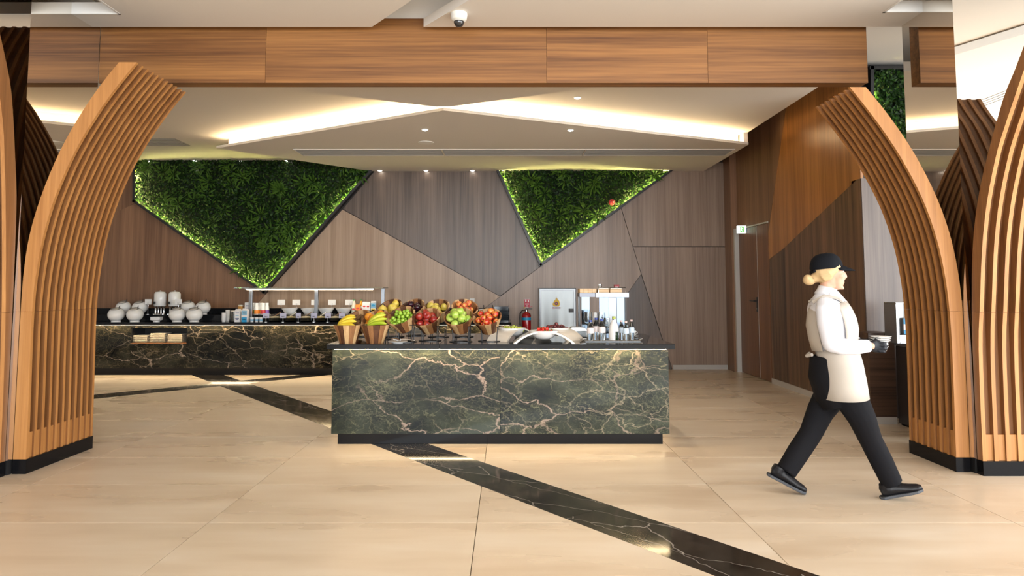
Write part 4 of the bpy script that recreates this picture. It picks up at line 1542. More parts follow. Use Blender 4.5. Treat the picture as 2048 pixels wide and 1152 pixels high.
def pot(label, px, Y, z, r):
    x = atY(px, 630, Y).x
    t = thing('porcelain_pot', label, 'pot', (x, Y, z), 0, 'round white porcelain pots on the back counter')
    cz = r * .93
    prof = [(r * math.sin(a), -r * math.cos(a) * .90) for a in [PI * (.12 + .70 * k / 14) for k in range(15)]]
    b = MB()
    b.M = Matrix.Translation((0, 0, cz)) @ Matrix.Rotation(R(17), 4, 'X')
    b.lathe(prof, 26)
    b.v = [v for v in b.v]
    body = b.build('body', CERAM, t, True, angle=80)
    b = MB()
    b.M = Matrix.Translation((0, 0, cz)) @ Matrix.Rotation(R(17), 4, 'X')
    rt_, zt_ = prof[-1]
    b.ring((0, 0, zt_), rt_, .006, 26)
    b.build('rim', STEEL, t, True)
    b = MB()
    b.M = Matrix.Translation((0, 0, cz)) @ Matrix.Rotation(R(17), 4, 'X')
    b.lathe([(0, zt_ - .012), (rt_ - .002, zt_ - .012), (rt_ - .002, zt_ - .004), (0, zt_ - .004)], 24)
    b.build('lid', DSTEEL, t)  # dark disc in the open mouth, standing in for its shaded inside
    MB().lathe([(0, 0), (r * .58, 0), (r * .52, .025), (r * .40, .035), (0, .035)], 22).build('foot', CERAM, t, True)
    MB().tube([(rt_ * .55, -.01, cz + zt_ - .02), (rt_ * .75, -.01, cz + zt_ + .035), (rt_ * .95, -.01, cz + zt_ + .045)], .005, 6).build('ladle_handle', BLACKP, t, True)
    return t


for px, row, lb in ((232.5, 0, 'round white pot, first from the arch in the front row'), (270, 0, 'round white pot, second from the arch in the front row'), (354.5, 0, 'round white pot, third from the arch in the front row'), (389, 0, 'round white pot at the far end of the front row'),
                    (246.5, 1, 'round white pot, first from the arch on the raised step'), (279, 1, 'round white pot beside the sign on the raised step'), (375.5, 1, 'round white pot on the raised step just past the urns'), (405.5, 1, 'round white pot at the far end of the raised step')):
    pot(lb, px, YR if row else YF, ZR if row else ZK, .121 if row else .126)

for px, lb in ((319, 'tall white drink urn on steel legs, nearer to the arch'), (348, 'tall white drink urn on steel legs, farther from the arch')):
    x = atY(px, 600, YR).x
    t = thing('drink_urn', lb, 'dispenser', (x, YR + .02, ZR), 0, 'white drink urns on the raised step')
    MB().lathe([(0, .135), (.088, .135), (.094, .145), (.094, .335), (.086, .352), (.074, .355), (.074, .358), (0, .358)], 26).build('tank', CERAM, t, True)
    MB().lathe([(0, .359), (.078, .359), (.080, .37), (.03, .38), (.012, .384), (.012, .395), (0, .396)], 22).build('lid', CERAM, t, True)
    me = MB().lathe([(0, 0), (.016, 0), (.013, .01), (.013, .125), (.017, .1345), (0, .1345)], 12).mesh('leg', CHROME, True)
    for a in range(4):
        link('leg', me, t, (.065 * math.cos(PI / 4 + a * PI / 2), .065 * math.sin(PI / 4 + a * PI / 2), 0))
    MB().lathe([(.05, 0), (.105, 0), (.105, .006), (.05, .006), (.05, 0)], 24).build('base_ring', CHROME, t)
    tp = MB().tube([(-.03, -.085, .175), (-.03, -.125, .175), (-.03, -.13, .155)], .009, 8).build('tap', CHROME, t, True)
    MB().box((-.048, -.137, .172), (-.012, -.118, .212)).build('tap_handle', BLACKP, tp, bevel=.003)


def sign(label, px0, px1, py0, py1, Y, z, m, name='sign_holder', grp='white buffet sign cards', txt=False, base=.03):
    a, b = atY(px0, py0, Y), atY(px1, py1, Y)
    x = (a.x + b.x) / 2
    t = thing(name, label, 'sign', (x, Y, z), 0, grp)
    hw = (b.x - a.x) / 2
    MB().box((-hw, -.002, b.z - z), (hw, .002, a.z - z)).build('card', m, t)
    MB().tube([(0, .006, 0), (0, .006, b.z - z + .02)], .004, 6).tube([(-.012, -.004, b.z - z + .03), (-.008, -.004, b.z - z - .005), (0, .004, b.z - z - .012), (.008, -.004, b.z - z - .005), (.012, -.004, b.z - z + .03)], .0025, 5).build('stem', CHROME, t)
    MB().lathe([(0, 0), (base, 0), (base, .004), (0, .006)], 16).build('base', CHROME, t, True)
    if txt:
        INK = mat('ink_dark', (0.03, 0.03, 0.06), 0.6)
        mb = MB()
        h = a.z - b.z
        for k, (w_, zz_) in enumerate(((.55, .30), (.38, .18), (.62, .50))):
            if k < 2:
                mb.box((-hw * w_, -.0032, b.z - z + h * zz_), (hw * w_ * .8, -.0022, b.z - z + h * (zz_ + .08)))
        mb.build('print', INK, t)
    return t


sign('small white sign on a steel stem between the left pots', 290, 302.5, 598.5, 609, YR - .04, ZR, PAPER)
sign('small white sign on a steel stem in front of the second urn', 350, 363.5, 598.5, 608.5, YR - .16, ZR, PAPER)

# napkin dish between the pots
x = atY(313, 640, YF).x
t = thing('napkin_dish', 'white dish of folded napkins on the counter below the urns', 'dish', (x, YF, ZK))
MB().lathe([(0, 0), (.05, 0), (.05, .015), (.085, .03), (.085, .034), (.04, .022), (0, .02)], 22).build('dish', CERAM, t, True)
me = MB().box((-.075, -.05, 0), (.075, .05, .009)).mesh('napkin', PAPER)
for k in range(5):
    link('napkin', me, t, (0, 0, .033 + k * .0095), (0, 0, .06 * (k % 3 - 1)))

# square plates in the niche
PLM = MB()
PLM.add([(-.07, -.07, 0), (.07, -.07, 0), (.07, .07, 0), (-.07, .07, 0), (-.118, -.118, .013), (.118, -.118, .013), (.118, .118, .013), (-.118, .118, .013), (-.112, -.112, .017), (.112, -.112, .017), (.112, .112, .017), (-.112, .112, .017), (-.07, -.07, .006), (.07, -.07, .006), (.07, .07, .006), (-.07, .07, .006)],
        [(3, 2, 1, 0)] + [(4 * l + i, 4 * l + (i + 1) % 4, 4 * l + 4 + (i + 1) % 4, 4 * l + 4 + i) for l in range(3) for i in range(4)] + [(12, 13, 14, 15)])
plme = PLM.mesh('square_plate', CREAM)
for px, n, lb in ((288.5, 7, 'square cream plate in the left stack of the counter niche'), (322, 9, 'square cream plate in the middle stack of the counter niche'), (356.5, 8, 'square cream plate in the right stack of the counter niche')):
    x = atY(px, 675, yb0 + .16).x
    for k in range(n):
        o = bpy.data.objects.new('square_plate', plme)
        COL.objects.link(o)
        o.location = (x + random.uniform(-.004, .004), yb0 + .16 + random.uniform(-.004, .004), nz0 + .0005 + k * .0165)
        tag(o, lb.replace('plate in', 'plate, %s from the bottom in' % ORD[k]), 'plate', lb.replace('square cream plate in', 'plates in'))

# ---- glass sneeze guard with a light bar
g0, g1 = atY(478, 576, 11.12).x, atY(770.5, 576, 11.12).x
sg = thing('sneeze_guard', 'long glass sneeze guard with steel posts and a bright light bar', 'guard', ((g0 + g1) / 2, 11.2, ZK))
zg = atY(600, 575.5, 11.12).z - ZK
gc = (g0 + g1) / 2
MB().box((g0 - gc, -.28, zg - .008), (g1 - gc, .2, zg + .004)).build('glass_shelf', mat('guard_glass', (0.80, 0.95, 0.90), 0.02, trans=1, ior=1.45), sg)
for px in (502, 633, 766):
    x = atY(px, 600, 11.2).x - gc
    MB().box((x - .028, -.03, .0005), (x + .028, .03, zg - .0085)).build('post', FASC, sg, bevel=.004)
MB().box((atY(490, 580, 11.1).x - gc, -.11, zg - .030), (atY(748, 580, 11.1).x - gc, -.045, zg - .0085)).build('light_housing', STEEL, sg)
MB().box((atY(493, 580, 11.1).x - gc, -.104, zg - .034), (atY(745, 580, 11.1).x - gc, -.051, zg - .0302)).build('light_bar', mat('guard_light', (1, 1, 1), .5, emit=(1.0, .84, .60), es=15), sg)

for i, (a, b, lb) in enumerate(((555, 570, 'blank white sign card, first from the milk bottles under the glass guard'), (585, 600.5, 'blank white sign card, second from the milk bottles under the glass guard'), (622.5, 637.5, 'blank white sign card in front of the middle guard post'), (656.5, 671.5, 'blank white sign card between the middle post and the juice bottles'), (691, 706, 'blank white sign card right beside the green capped juice bottle'))):
    sign(lb, a, b, 599.5, 610, 11.56, ZR, PAPER)
for i, (a, b, lb) in enumerate(((526, 538.5, 'lilac label card, first from the milk cartons on the front bowls'), (560, 572.5, 'lilac label card, second along the row of glass bowls'), (592, 601.5, 'lilac label card, third along the row of glass bowls'), (622, 634, 'lilac label card, fourth along the row of glass bowls'), (650, 662, 'lilac label card, fifth along the row of glass bowls'), (678, 690, 'lilac label card at the end of the row above the yellow bananas'))):
    sign(lb, a, b, 626, 636, 10.93, ZK, LILAC, 'label_card', 'lilac label cards on the back counter', True)

# white conical bowls on the step
for i, (px, lb) in enumerate(((579, 'white conical bowl, first from the milk bottles on the step'), (617, 'white conical bowl, second along the step under the guard'), (652, 'white conical bowl, third along the step under the guard'), (687, 'white conical bowl at the juice bottle end of the step'))):
    x = atY(px, 620, 11.36).x
    t = thing('white_bowl', lb, 'bowl', (x, 11.38, ZR), 0, 'white conical bowls on the raised step')
    b = MB()
    b.lathe([(0, 0), (.068, 0), (.072, .008), (.128, .098), (.131, .106), (.122, .104), (.066, .016), (0, .014)], 28)
    b.v = [(x_, y_, z_ + x_ * .05 * (1 if z_ > .05 else 0)) for x_, y_, z_ in b.v]
    b.build('shell', CERAM, t, True, angle=50)
    MB().lathe([(0, .06), (.095, .06), (.098, .066), (0, .074)], 20).build('filling', mat('cereal', (0.62, 0.47, 0.28), .8), t, True)
# clear glass bowls in front
FILL = mat('pale_filling', (0.72, 0.64, 0.50), .7)
FILLG = mat('seed_filling', (0.36, 0.30, 0.16), .8, var=.4, vscale=60)
for i, px in enumerate((549, 581, 611, 641, 670, 697)):
    lb = ('clear glass bowl, %s along the front of the back counter' % ['first', 'second', 'third', 'fourth', 'fifth', 'last'][i])
    x = atY(px, 640, 11.08).x
    t = thing('glass_bowl', lb, 'bowl', (x, 11.08, ZK), 0, 'clear glass bowls on the back counter')
    MB().lathe([(0, 0), (.07, 0), (.09, .01), (.112, .125), (.108, .125), (.086, .014), (0, .006)], 24).build('glass', GLASS, t, True, angle=50)
    MB().lathe([(0, .012), (.083, .016), (.093, .066), (.06, .085), (0, .090)], 20).build('filling', FILL if i % 2 == 0 else FILLG, t, True)
    MB().tube([(-.02, 0, .08), (.05, -.01, .12), (.10, -.015, .155)], .005, 6).build('spoon', STEEL if i % 2 else STM, t)
# stacked cups
cupme = MB().lathe([(0, 0), (.026, 0), (.028, .004), (.036, .045), (.033, .045), (.026, .006), (0, .005)], 18).mesh('stacked_cup', CERAM, True)
for px, Y, n, lb in ((447.5, 11.0, 6, 'white cup in the short stack nearest to the porcelain pots'), (455, 11.12, 8, 'white cup in the taller stack behind the short one')):
    x = atY(px, 640, Y).x
    for k in range(n):
        o = bpy.data.objects.new('stacked_cup', cupme)
        COL.objects.link(o)
        o.location = (x, Y, ZK + .0003 + k * .0205)
        tag(o, lb.replace('cup in', 'cup, %s from the bottom in' % ORD[k]), 'cup', lb.replace('white cup in the', 'cups in the'))
x = atY(466.5, 640, 11.0).x
t = thing('storage_jar', 'tall clear glass storage jar between the cups and the milk cartons', 'jar', (x, 11.02, ZK))
MB().lathe([(0, 0), (.047, 0), (.05, .005), (.05, .165), (.046, .165), (.046, .006), (0, .005)], 20).build('glass', GLASS, t, True)
MB().lathe([(0, .007), (.0445, .007), (.0445, .12), (0, .125)], 18).build('contents', FILL, t, True)
MB().lathe([(0, .166), (.052, .166), (.052, .182), (0, .182)], 20).build('lid', CREAM, t)


def carton(label, px, py0, w, d, Y, z, m, bands, gable=True, name='drink_carton', grp='drink cartons on the back counter', logo=None):
    x = atY(px, 630, Y).x
    h = atY(px, py0, Y).z - z
    t = thing(name, label, 'carton', (x, Y, z), 0, grp)
    hb = h * .86 if gable else h
    MB().box((-w / 2, -d / 2, 0), (w / 2, d / 2, hb)).build('carton_body', m, t, bevel=.0015)
    if gable:
        MB().prism([(-d / 2, hb + .0003), (d / 2, hb + .0003), (.004, h - .008), (.004, h), (-.004, h), (-.004, h - .008)], 'x', -w / 2, w / 2).build('gable', m, t)
    for z0, z1, bm_, fx in bands:
        MB().box((-w / 2 * fx, -d / 2 - .0012, hb * z0), (w / 2 * fx, -d / 2 - .0002, hb * z1)).build('print', bm_, t)
    if logo:
        b = MB()
        b.M = Matrix.Translation((0, -d / 2 - .0014, hb * logo[0])) @ Matrix.Rotation(PI / 2, 4, 'X') @ Matrix.Diagonal((1, .55, 1, 1))
        b.lathe([(0, 0), (w * .36, 0), (w * .36, .0010), (0, .0010)], 16)
        b.build('emblem', logo[1], t)
    return t


BLUE = mat('print_blue', (0.02, 0.32, 0.62), .45)
LBLUE = mat('print_light_blue', (0.25, 0.48, 0.66), .45)
NAVY = mat('print_navy', (0.03, 0.05, 0.20), .45)
REDP = mat('print_red', (0.62, 0.05, 0.05), .45)
ORGP = mat('print_orange', (0.85, 0.27, 0.03), .45)
PURP = mat('print_purple', (0.27, 0.12, 0.45), .45)
GRNP = mat('print_green', (0.12, 0.36, 0.05), .45)
YELP = mat('print_yellow', (0.80, 0.55, 0.05), .45)
WHT = mat('white_carton', (0.80, 0.80, 0.81), .45)
BLK = mat('black_carton', (0.03, 0.035, 0.035), .4)
carton('white milk carton with dark printing beside the glass jar', 476.5, 618, .085, .085, 11.0, ZK, WHT, [(.30, .36, NAVY, .7), (.20, .26, NAVY, .5), (.55, .60, LBLUE, .6), (.78, .84, NAVY, .7)])
carton('blue and white milk carton in front of the juices', 490.5, 617, .085, .085, 10.98, ZK, WHT, [(0, .42, BLUE, .99), (.60, .98, LBLUE, .99), (.74, .80, ORGP, .5), (.20, .25, WHT, .5)])
carton('large white carton with a navy and pink corner behind the blue one', 497, 605, .10, .09, 11.36, ZR, WHT, [(.70, .76, NAVY, .6), (.50, .54, PURP, .5)], False)
x = atY(480.5, 610, 11.34).x
t = thing('glass_jug', 'amber juice jug with a white lid behind the white milk carton', 'jug', (x, 11.36, ZR))
MB().lathe([(0, 0), (.042, 0), (.046, .01), (.046, .11), (.036, .135), (0, .135)], 18).build('glass', mat('amber_glass', (0.55, 0.27, 0.06), .08), t, True)
MB().lathe([(0, .1355), (.04, .1355), (.04, .158), (0, .16)], 16).build('lid', CREAM, t)
MB().tube([(.044, 0, .10), (.068, 0, .09), (.068, 0, .04), (.044, 0, .03)], .005, 6).build('handle', mat('amber_glass', (0.55, 0.27, 0.06), .08), t)
MILKB = mat('milk_bottle', (0.83, 0.83, 0.80), .3)
for px, Y, lm, lb in ((506.5, 11.40, GRNP, 'white milk bottle with a green label behind the cartons'), (513, 11.33, ORGP, 'white milk bottle with a wide orange label'), (521.5, 11.40, ORGP, 'white milk bottle with an orange label, third in the row'), (526, 11.33, REDP, 'white milk bottle with a red label'), (533.5, 11.40, PURP, 'white milk bottle with a purple label at the row end')):
    x = atY(px, 620, Y).x
    t = thing('milk_bottle', lb, 'bottle', (x, Y, ZR), 0, 'white milk bottles with coloured labels')
    MB().lathe([(0, 0), (.036, 0), (.039, .006), (.039, .09), (.034, .13), (.028, .165), (.028, .172), (0, .172)], 18).build('body', MILKB, t, True)
    MB().lathe([(0, .1725), (.030, .1725), (.030, .190), (0, .191)], 14).build('cap', PAPER, t)
    MB().lathe([(.0396, .012), (.0396, .075)], 18).build('label', lm, t, True)
for px, lb in ((504, 'small white yoghurt pot next to the blue milk carton'), (513, 'small white yoghurt pot, middle of the three by the cartons'), (522, 'small white yoghurt pot nearest to the first lilac card')):
    x = atY(px, 640, 10.99).x
    t = thing('yoghurt_pot', lb, 'pot', (x, 10.99, ZK), 0, 'small yoghurt pots on the back counter')
    MB().lathe([(0, 0), (.024, 0), (.032, .07), (0, .07)], 16).build('cup', WHT, t, True)
    MB().lathe([(0, .0705), (.035, .0705), (.035, .074), (0, .074)], 16).build('lid', PAPER, t)
    MB().lathe([(.0262, .015), (.0292, .042)], 16).build('label', LBLUE, t, True)
JUO = mat('orange_juice', (0.78, 0.36, 0.03), .15)
JUA = mat('pale_juice', (0.75, 0.68, 0.58), .15)
CAPG = mat('cap_green', (0.02, 0.33, 0.09), .35)
LBJ = mat('juice_label', (0.70, 0.74, 0.62), .45)
for px, Y, g, lb in ((708, 11.42, JUA, 'pale juice bottle with a green cap beside the last white card'), (722.5, 11.42, JUO, 'orange juice bottle with a green cap among the cartons')):
    x = atY(px, 610, Y).x
    o = bottle(lb, x, Y, .245, .040, CAPG, LBJ, 'juice_bottle', g, 'green capped juice bottles', ZR, .10, .36)
    b = MB()
    b.M = Matrix.Translation((0, -.0405, .085)) @ Matrix.Rotation(PI / 2, 4, 'X') @ Matrix.Diagonal((1, .6, 1, 1))
    b.lathe([(0, 0), (.024, 0), (.024, .002), (0, .002)], 14).build('emblem', REDP, o)
carton('orange carton with a red oval emblem between the juice bottles', 716, 609, .075, .06, 11.34, ZR, ORGP, [(0, .35, WHT, .99)], False, logo=(.62, REDP))
carton('white carton with a red oval emblem, left of its twin', 729, 603.5, .065, .065, 11.38, ZR, WHT, [(.35, .45, LBLUE, .6)], logo=(.74, REDP))
carton('white carton with a red oval emblem, right of its twin', 736.5, 604, .062, .065, 11.38, ZR, WHT, [(.35, .45, LBLUE, .6)], logo=(.74, REDP))
carton('light blue and orange juice carton with a green edge', 747, 602, .085, .07, 11.40, ZR, WHT, [(.55, .98, LBLUE, .95), (.12, .50, YELP, .8), (.30, .42, ORGP, .5), (0, .10, BLUE, .99)], logo=(.78, BLUE))
carton('black drink carton with a red oval emblem above the bananas', 716, 621, .105, .07, 11.02, ZK, BLK, [(.12, .28, NAVY, .7)], False, logo=(.66, REDP))
carton('black drink carton with a red oval emblem, partly behind the oranges', 735, 621, .115, .07, 11.04, ZK, BLK, [(.12, .28, NAVY, .7)], False, logo=(.66, REDP))

# tiered black rack and lidded jars at the end of the counter
a, b_ = atY(988, 640, 11.2).x, atY(1017, 640, 11.2).x
t = thing('tiered_rack', 'glossy black tiered rack at the right end of the back counter', 'rack', ((a + b_) / 2, 11.3, ZK))
hw = (b_ - a) / 2
GB = mat('gloss_black', (0.012, 0.018, 0.025), .08, spec=.8)
for k, (z0, dy) in enumerate(((.001, -.15), (.09, -.08), (.165, -.02))):
    MB().box((-hw, dy, z0), (hw, .15, z0 + (.088 if k == 0 else .074))).build('tier', GB, t, bevel=.003)
for k in (-1, 1):
    MB().box((k * hw - .004, -.02, .24), (k * hw + .004, .15, .255)).build('side_lip', GB, t)
for px, lb in ((964, 'white lidded jar behind the green apples basket'), (982, 'white lidded jar next to the black tiered rack')):
    x = atY(px, 620, 11.4).x
    t = thing('lidded_jar', lb, 'jar', (x, 11.42, ZR), 0, 'white lidded jars on the raised step')
    MB().lathe([(0, 0), (.05, 0), (.055, .006), (.055, .07), (0, .07)], 20).build('body', CERAM, t, True)
    MB().lathe([(0, .0705), (.06, .0705), (.06, .088), (0, .09)], 20).build('lid', CERAM, t, True)
    MB().tube([(.02, 0, .09), (.03, -.005, .12), (.028, -.005, .155)], .005, 6).build('spoon_handle', BLACKP, t)

# ================================================================ ON THE WALLS
YW = YB - 0.008
p, q = atY(940, 597, YW), atY(949, 606.5, YW)
t = thing('wall_socket', 'small white wall socket above the peaches basket', 'socket', ((p.x + q.x) / 2, YW, (p.z + q.z) / 2))
MB().box((-.042, -.012, -.042), (.042, 0, .042)).build('plate', PAPER, t, bevel=.003)
for s in (-1, 1):
    MB().box((s * .012 - .005, -.0135, -.007), (s * .012 + .005, -.0121, .007)).build('hole', BLACKP, t)
# fire sign
p, q = atY(1048, 598, YW), atY(1060, 614.5, YW)
t = thing('fire_sign', 'small red fire extinguisher sign with white symbols above the extinguisher', 'sign', ((p.x + q.x) / 2, YW, (p.z + q.z) / 2))
w_, h_ = (q.x - p.x) / 2, (p.z - q.z) / 2
MB().box((-w_, -.004, -h_), (w_, 0, h_)).build('panel', mat('white_sign', (.75, .72, .72), .5), t)
MB().box((-w_ * .9, -.0052, -h_ * .93), (w_ * .9, -.0041, h_ * .93)).build('red_field', mat('sign_red', (.50, .03, .07), .5), t)
s = MB()
s.prism([(-.032, .02), (-.032, .052), (-.026, .058), (-.014, .058), (-.008, .052), (-.008, .02)], 'y', -.0062, -.0053)
s.box((-.026, -.0062, .059), (-.012, -.0053, .064)).box((-.030, -.0062, .065), (-.008, -.0053, .068))
s.prism([(.008, .012), (.014, .035), (.010, .045), (.020, .066), (.024, .05), (.030, .056), (.036, .034), (.030, .012)], 'y', -.0062, -.0053)
s.build('symbol', PAPER, t)
s = MB()
for k in range(2):
    s.box((-.034, -.0062, -.012 - k * .012), (.034, -.0053, -.007 - k * .012))
s.prism([(-.004, -.032), (.004, -.032), (.004, -.045), (.012, -.045), (0, -.060), (-.012, -.045), (-.004, -.045)], 'y', -.0062, -.0053)
s.build('print', PAPER, t)
# extinguisher
x = atY(1053, 650, 11.72).x
t = thing('fire_extinguisher', 'red fire extinguisher with a blue band hanging on the back wall', 'extinguisher', (x, 11.73, .56))
REDX = mat('extinguisher_red', (.36, .010, .014), .22, coat=.5)
MB().lathe([(0, 0), (.074, 0), (.078, .012), (.078, .36), (.066, .395), (.034, .415), (.030, .425), (0, .425)], 24).build('cylinder', REDX, t, True)
MB().lathe([(.0787, .285), (.0787, .33)], 24).build('band', BLUE, t, True)
MB().lathe([(0, .4255), (.022, .4255), (.022, .465), (.012, .47), (0, .47)], 14).build('valve', CHROME, t, True)
MB().box((-.012, -.012, .4705), (.10, .012, .482)).build('carry_handle', BLACKM, t)
b = MB()
b.M = Matrix.Translation((-.01, 0, .487)) @ Matrix.Rotation(-.22, 4, 'Y')
b.box((-.006, -.010, 0), (.115, .010, .008)).build('lever', REDX, t)
MB().lathe([(0, 0), (.010, 0), (.012, .016), (0, .018)], 10).build('pin', mat('pin_yellow', (.70, .50, .04), .4), t).location = (-.035, 0, .492)
MB().tube([(-.02, 0, .455), (-.07, 0, .45), (-.105, 0, .40), (-.115, 0, .30), (-.11, 0, .20)], .011, 8).build('hose', BLACKP, t, True)
MB().box((-.05, .06, .1), (.05, .113, .34)).build('bracket', DSTEEL, t)
# hose cabinet
p, q = atY(1079, 577.5, 11.76), atY(1151.5, 700, 11.76)
t = thing('fire_hose_cabinet', 'brushed steel fire hose cabinet with a flame sticker on the back wall', 'cabinet', ((p.x + q.x) / 2, YW, p.z - .40))
hw = (q.x - p.x) / 2
MB().box((-hw - .012, -.085, -.41), (hw + .012, -.001, .412)).build('surround', BLACKM, t)
MB().box((-hw, -.098, -.40), (-hw + .028, -.0855, .40)).box((hw - .028, -.098, -.40), (hw, -.0855, .40)).box((-hw + .0282, -.098, .372), (hw - .0282, -.0855, .40)).box((-hw + .0282, -.098, -.40), (hw - .0282, -.0855, -.372)).build('frame', STEELD, t)
dw = MB()
nn = 16
vs = []
for k in range(nn + 1):
    u = k / nn
    xx = -hw + .030 + (2 * hw - .060) * u
    yy = -.094 + .0035 * math.sin(u * 9.0) + .002 * math.sin(u * 21)
    vs += [(xx, yy, -.370), (xx, yy + .0015, .370)]
dw.add(vs, [(2 * k, 2 * k + 2, 2 * k + 3, 2 * k + 1) for k in range(nn)])
do = dw.build('door', mat('cabinet_steel', (0.20, 0.21, 0.21), 0.34, metal=1), t, True)
MB().box((hw - .115, -.110, -.005), (hw - .032, -.0975, .06)).build('lock', BLACKP, do, bevel=.003)
fz = atY(1114, 603, 11.76).z - (p.z - .40)
fx = atY(1112.5, 603, 11.76).x - (p.x + q.x) / 2
fl_ = MB()
out = [(0, -.085), (-.045, -.08), (-.064, -.05), (-.060, -.018), (-.045, -.035), (-.044, .0), (-.026, .03), (-.022, .005), (-.012, .045), (.002, .085), (.008, .042), (.022, .06), (.022, .025), (.034, .04), (.036, .01), (.052, .02), (.050, -.015), (.062, -.03), (.058, -.06), (.042, -.082)]
fl_.prism([(fx + a_, fz + b2) for a_, b2 in out], 'y', -.1025, -.1008).build('flame_sticker', mat('flame_yellow', (.70, .45, .03), .5), do)
b = MB()
b.M = Matrix.Translation((fx, -.1027, fz - .035)) @ Matrix.Rotation(PI / 2, 4, 'X')
b.lathe([(0, 0), (.030, 0), (.030, .0012), (0, .0012)], 18).build('roundel', mat('roundel_purple', (.16, .06, .14), .5), do)
MB().prism([(fx - .010, fz - .052), (fx + .016, fz - .036), (fx - .010, fz - .018)], 'y', -.1055, -.1042).build('roundel_mark', ORGP, do)
MB().box((fx - .07, -.1025, fz - .125), (fx + .07, -.1008, fz - .09)).build('caption_strip', mat('caption_lilac', (.55, .50, .58), .5), do)
s = MB()
s.box((fx - .055, -.1035, fz - .115), (fx - .035, -.1026, fz - .10))
s.build('caption_mark', REDP, do)
s = MB()
for k in range(6):
    s.box((fx - .02 + k * .013, -.1035, fz - .113), (fx - .012 + k * .013, -.1026, fz - .102))
s.build('caption_text', NAVY, do)
# exit sign on the right wall
e = atX(1493, 459, XR)
t = thing('exit_sign', 'small lit white and green emergency exit sign above the service door', 'sign', (XR - .003, e.y, e.z))
MB().box((-.15, -.032, -.062), (-.012, .032, .062)).build('housing', mat('exit_white', (.8, .85, .82), .4, emit=(.85, 1, .92), es=.9), t, bevel=.004)
MB().box((-.011, -.02, -.04), (0, .02, .05)).build('wall_mount', BLUE, t)
MB().box((-.140, -.0335, -.048), (-.05, -.0325, .048)).build('pictogram_field', mat('exit_green', (.10, .45, .10), .4, emit=(.25, .75, .18), es=.5), t)
s = MB()
s.box((-.135, -.0345, -.04), (-.112, -.0337, .04))
s.prism([(-.10, .03), (-.088, .036), (-.08, .022), (-.066, .012), (-.07, .005), (-.084, .012), (-.082, -.012), (-.064, -.036), (-.074, -.042), (-.09, -.02), (-.104, -.036), (-.111, -.03), (-.098, -.012)], 'y', -.0345, -.0337)
s.build('pictogram', mat('exit_white', (.8, .85, .82), .4), t)
MB().box((-.1512, -.022, -.045), (-.1502, .022, .045)).build('end_panel', mat('exit_white', (.8, .85, .82), .4), t)

# ================================================================ SIDE ALCOVE FURNITURE
hx0, hx1 = atY(1742, 800, 7.11).x, 4.005
t = thing('half_counter', 'waist high dark timber counter end by the side alcove', 'counter', ((hx0 + hx1) / 2, 7.27, 0))
MB().box((hx0, 7.115, .075), (hx1, 7.44, .90)).build('body', HALFW, t, world=True)
MB().box((hx0 - .004, 7.108, .901), (hx1, 7.44, .93)).build('top', HALFW, t, world=True)
MB().box((hx0 + .01, 7.118, 0), (hx1, 7.44, .074)).build('skirting', BASEB, t, world=True)
t = thing('side_cabinet', 'dark cabinet beside the right arch carrying a steel dispenser', 'cabinet', (4.4, 6.8, 0))
MB().box((4.012, 6.30, .02), (4.8, 7.11, .80)).build('body', mat('cabinet_dark', (.030, .022, .019), .35), t, bevel=.002, world=True)
MB().box((4.03, 6.32, 0), (4.78, 7.09, .0195)).build('plinth', PLINTH, t, world=True)
MB().box((4.008, 6.28, .801), (4.82, 7.12, .84)).build('steel_top', STEEL, t, bevel=.003, world=True)
a, b_ = atY(1772, 604, 7.05), atY(1772, 690, 7.05)
t = thing('steel_dispenser', 'steel framed dispenser with blue and white packets behind the arch', 'dispenser', (a.x + .16, 7.0, .841))
hh = a.z - .841
MB().box((-.16, -.12, 0), (-.13, .1, hh - .012)).box((.13, -.12, 0), (.16, .1, hh - .012)).box((-.16, -.12, hh - .0118), (.16, .1, hh)).box((-.129, .08, .0), (.129, .1, hh - .0125)).build('frame', STEEL, t, bevel=.004)
MB().box((-.129, -.118, .0), (.129, .079, .085)).build('drip_base', STEEL, t, bevel=.003)
for k in range(2):
    pk = MB().box((-.055 + k * .085, -.06, .087), (.005 + k * .085, .0, .25)).build('packet', WHT, t, bevel=.006)
    MB().box((-.053 + k * .085, -.0625, .19), (.003 + k * .085, -.0605, .248)).box((-.053 + k * .085, -.0625, .09), (.003 + k * .085, -.0605, .13)).build('packet_print', BLUE, pk)

# ================================================================ CEILING FITTINGS
LENS = MB().lathe([(0, -.016), (.022, -.013), (.034, -.006), (.034, -.001), (0, -.001)], 16).mesh('lens', LEDS)
TRIM = MB().lathe([(.0345, -.006), (.046, -.006), (.046, 0), (.0345, 0), (.0345, -.006)], 18).mesh('trim', CEILW)


def downlight(label, px, py, z, energy=60, ang=105):
    p = atZ(px, py, z)
    t = thing('downlight', label, 'light', p, 0, 'small round ceiling downlights')
    link('lens', LENS, t)
    link('trim', TRIM, t)
    l = bpy.data.lights.new('downlight_beam', 'SPOT')
    l.energy = energy
    l.color = (1.0, .86, .68)
    l.spot_size = R(ang)
    l.spot_blend = .8
    l.shadow_soft_size = .03
    o = bpy.data.objects.new('downlight_beam', l)
    COL.objects.link(o)
    o.parent = t
    o.location = (0, 0, -.045)


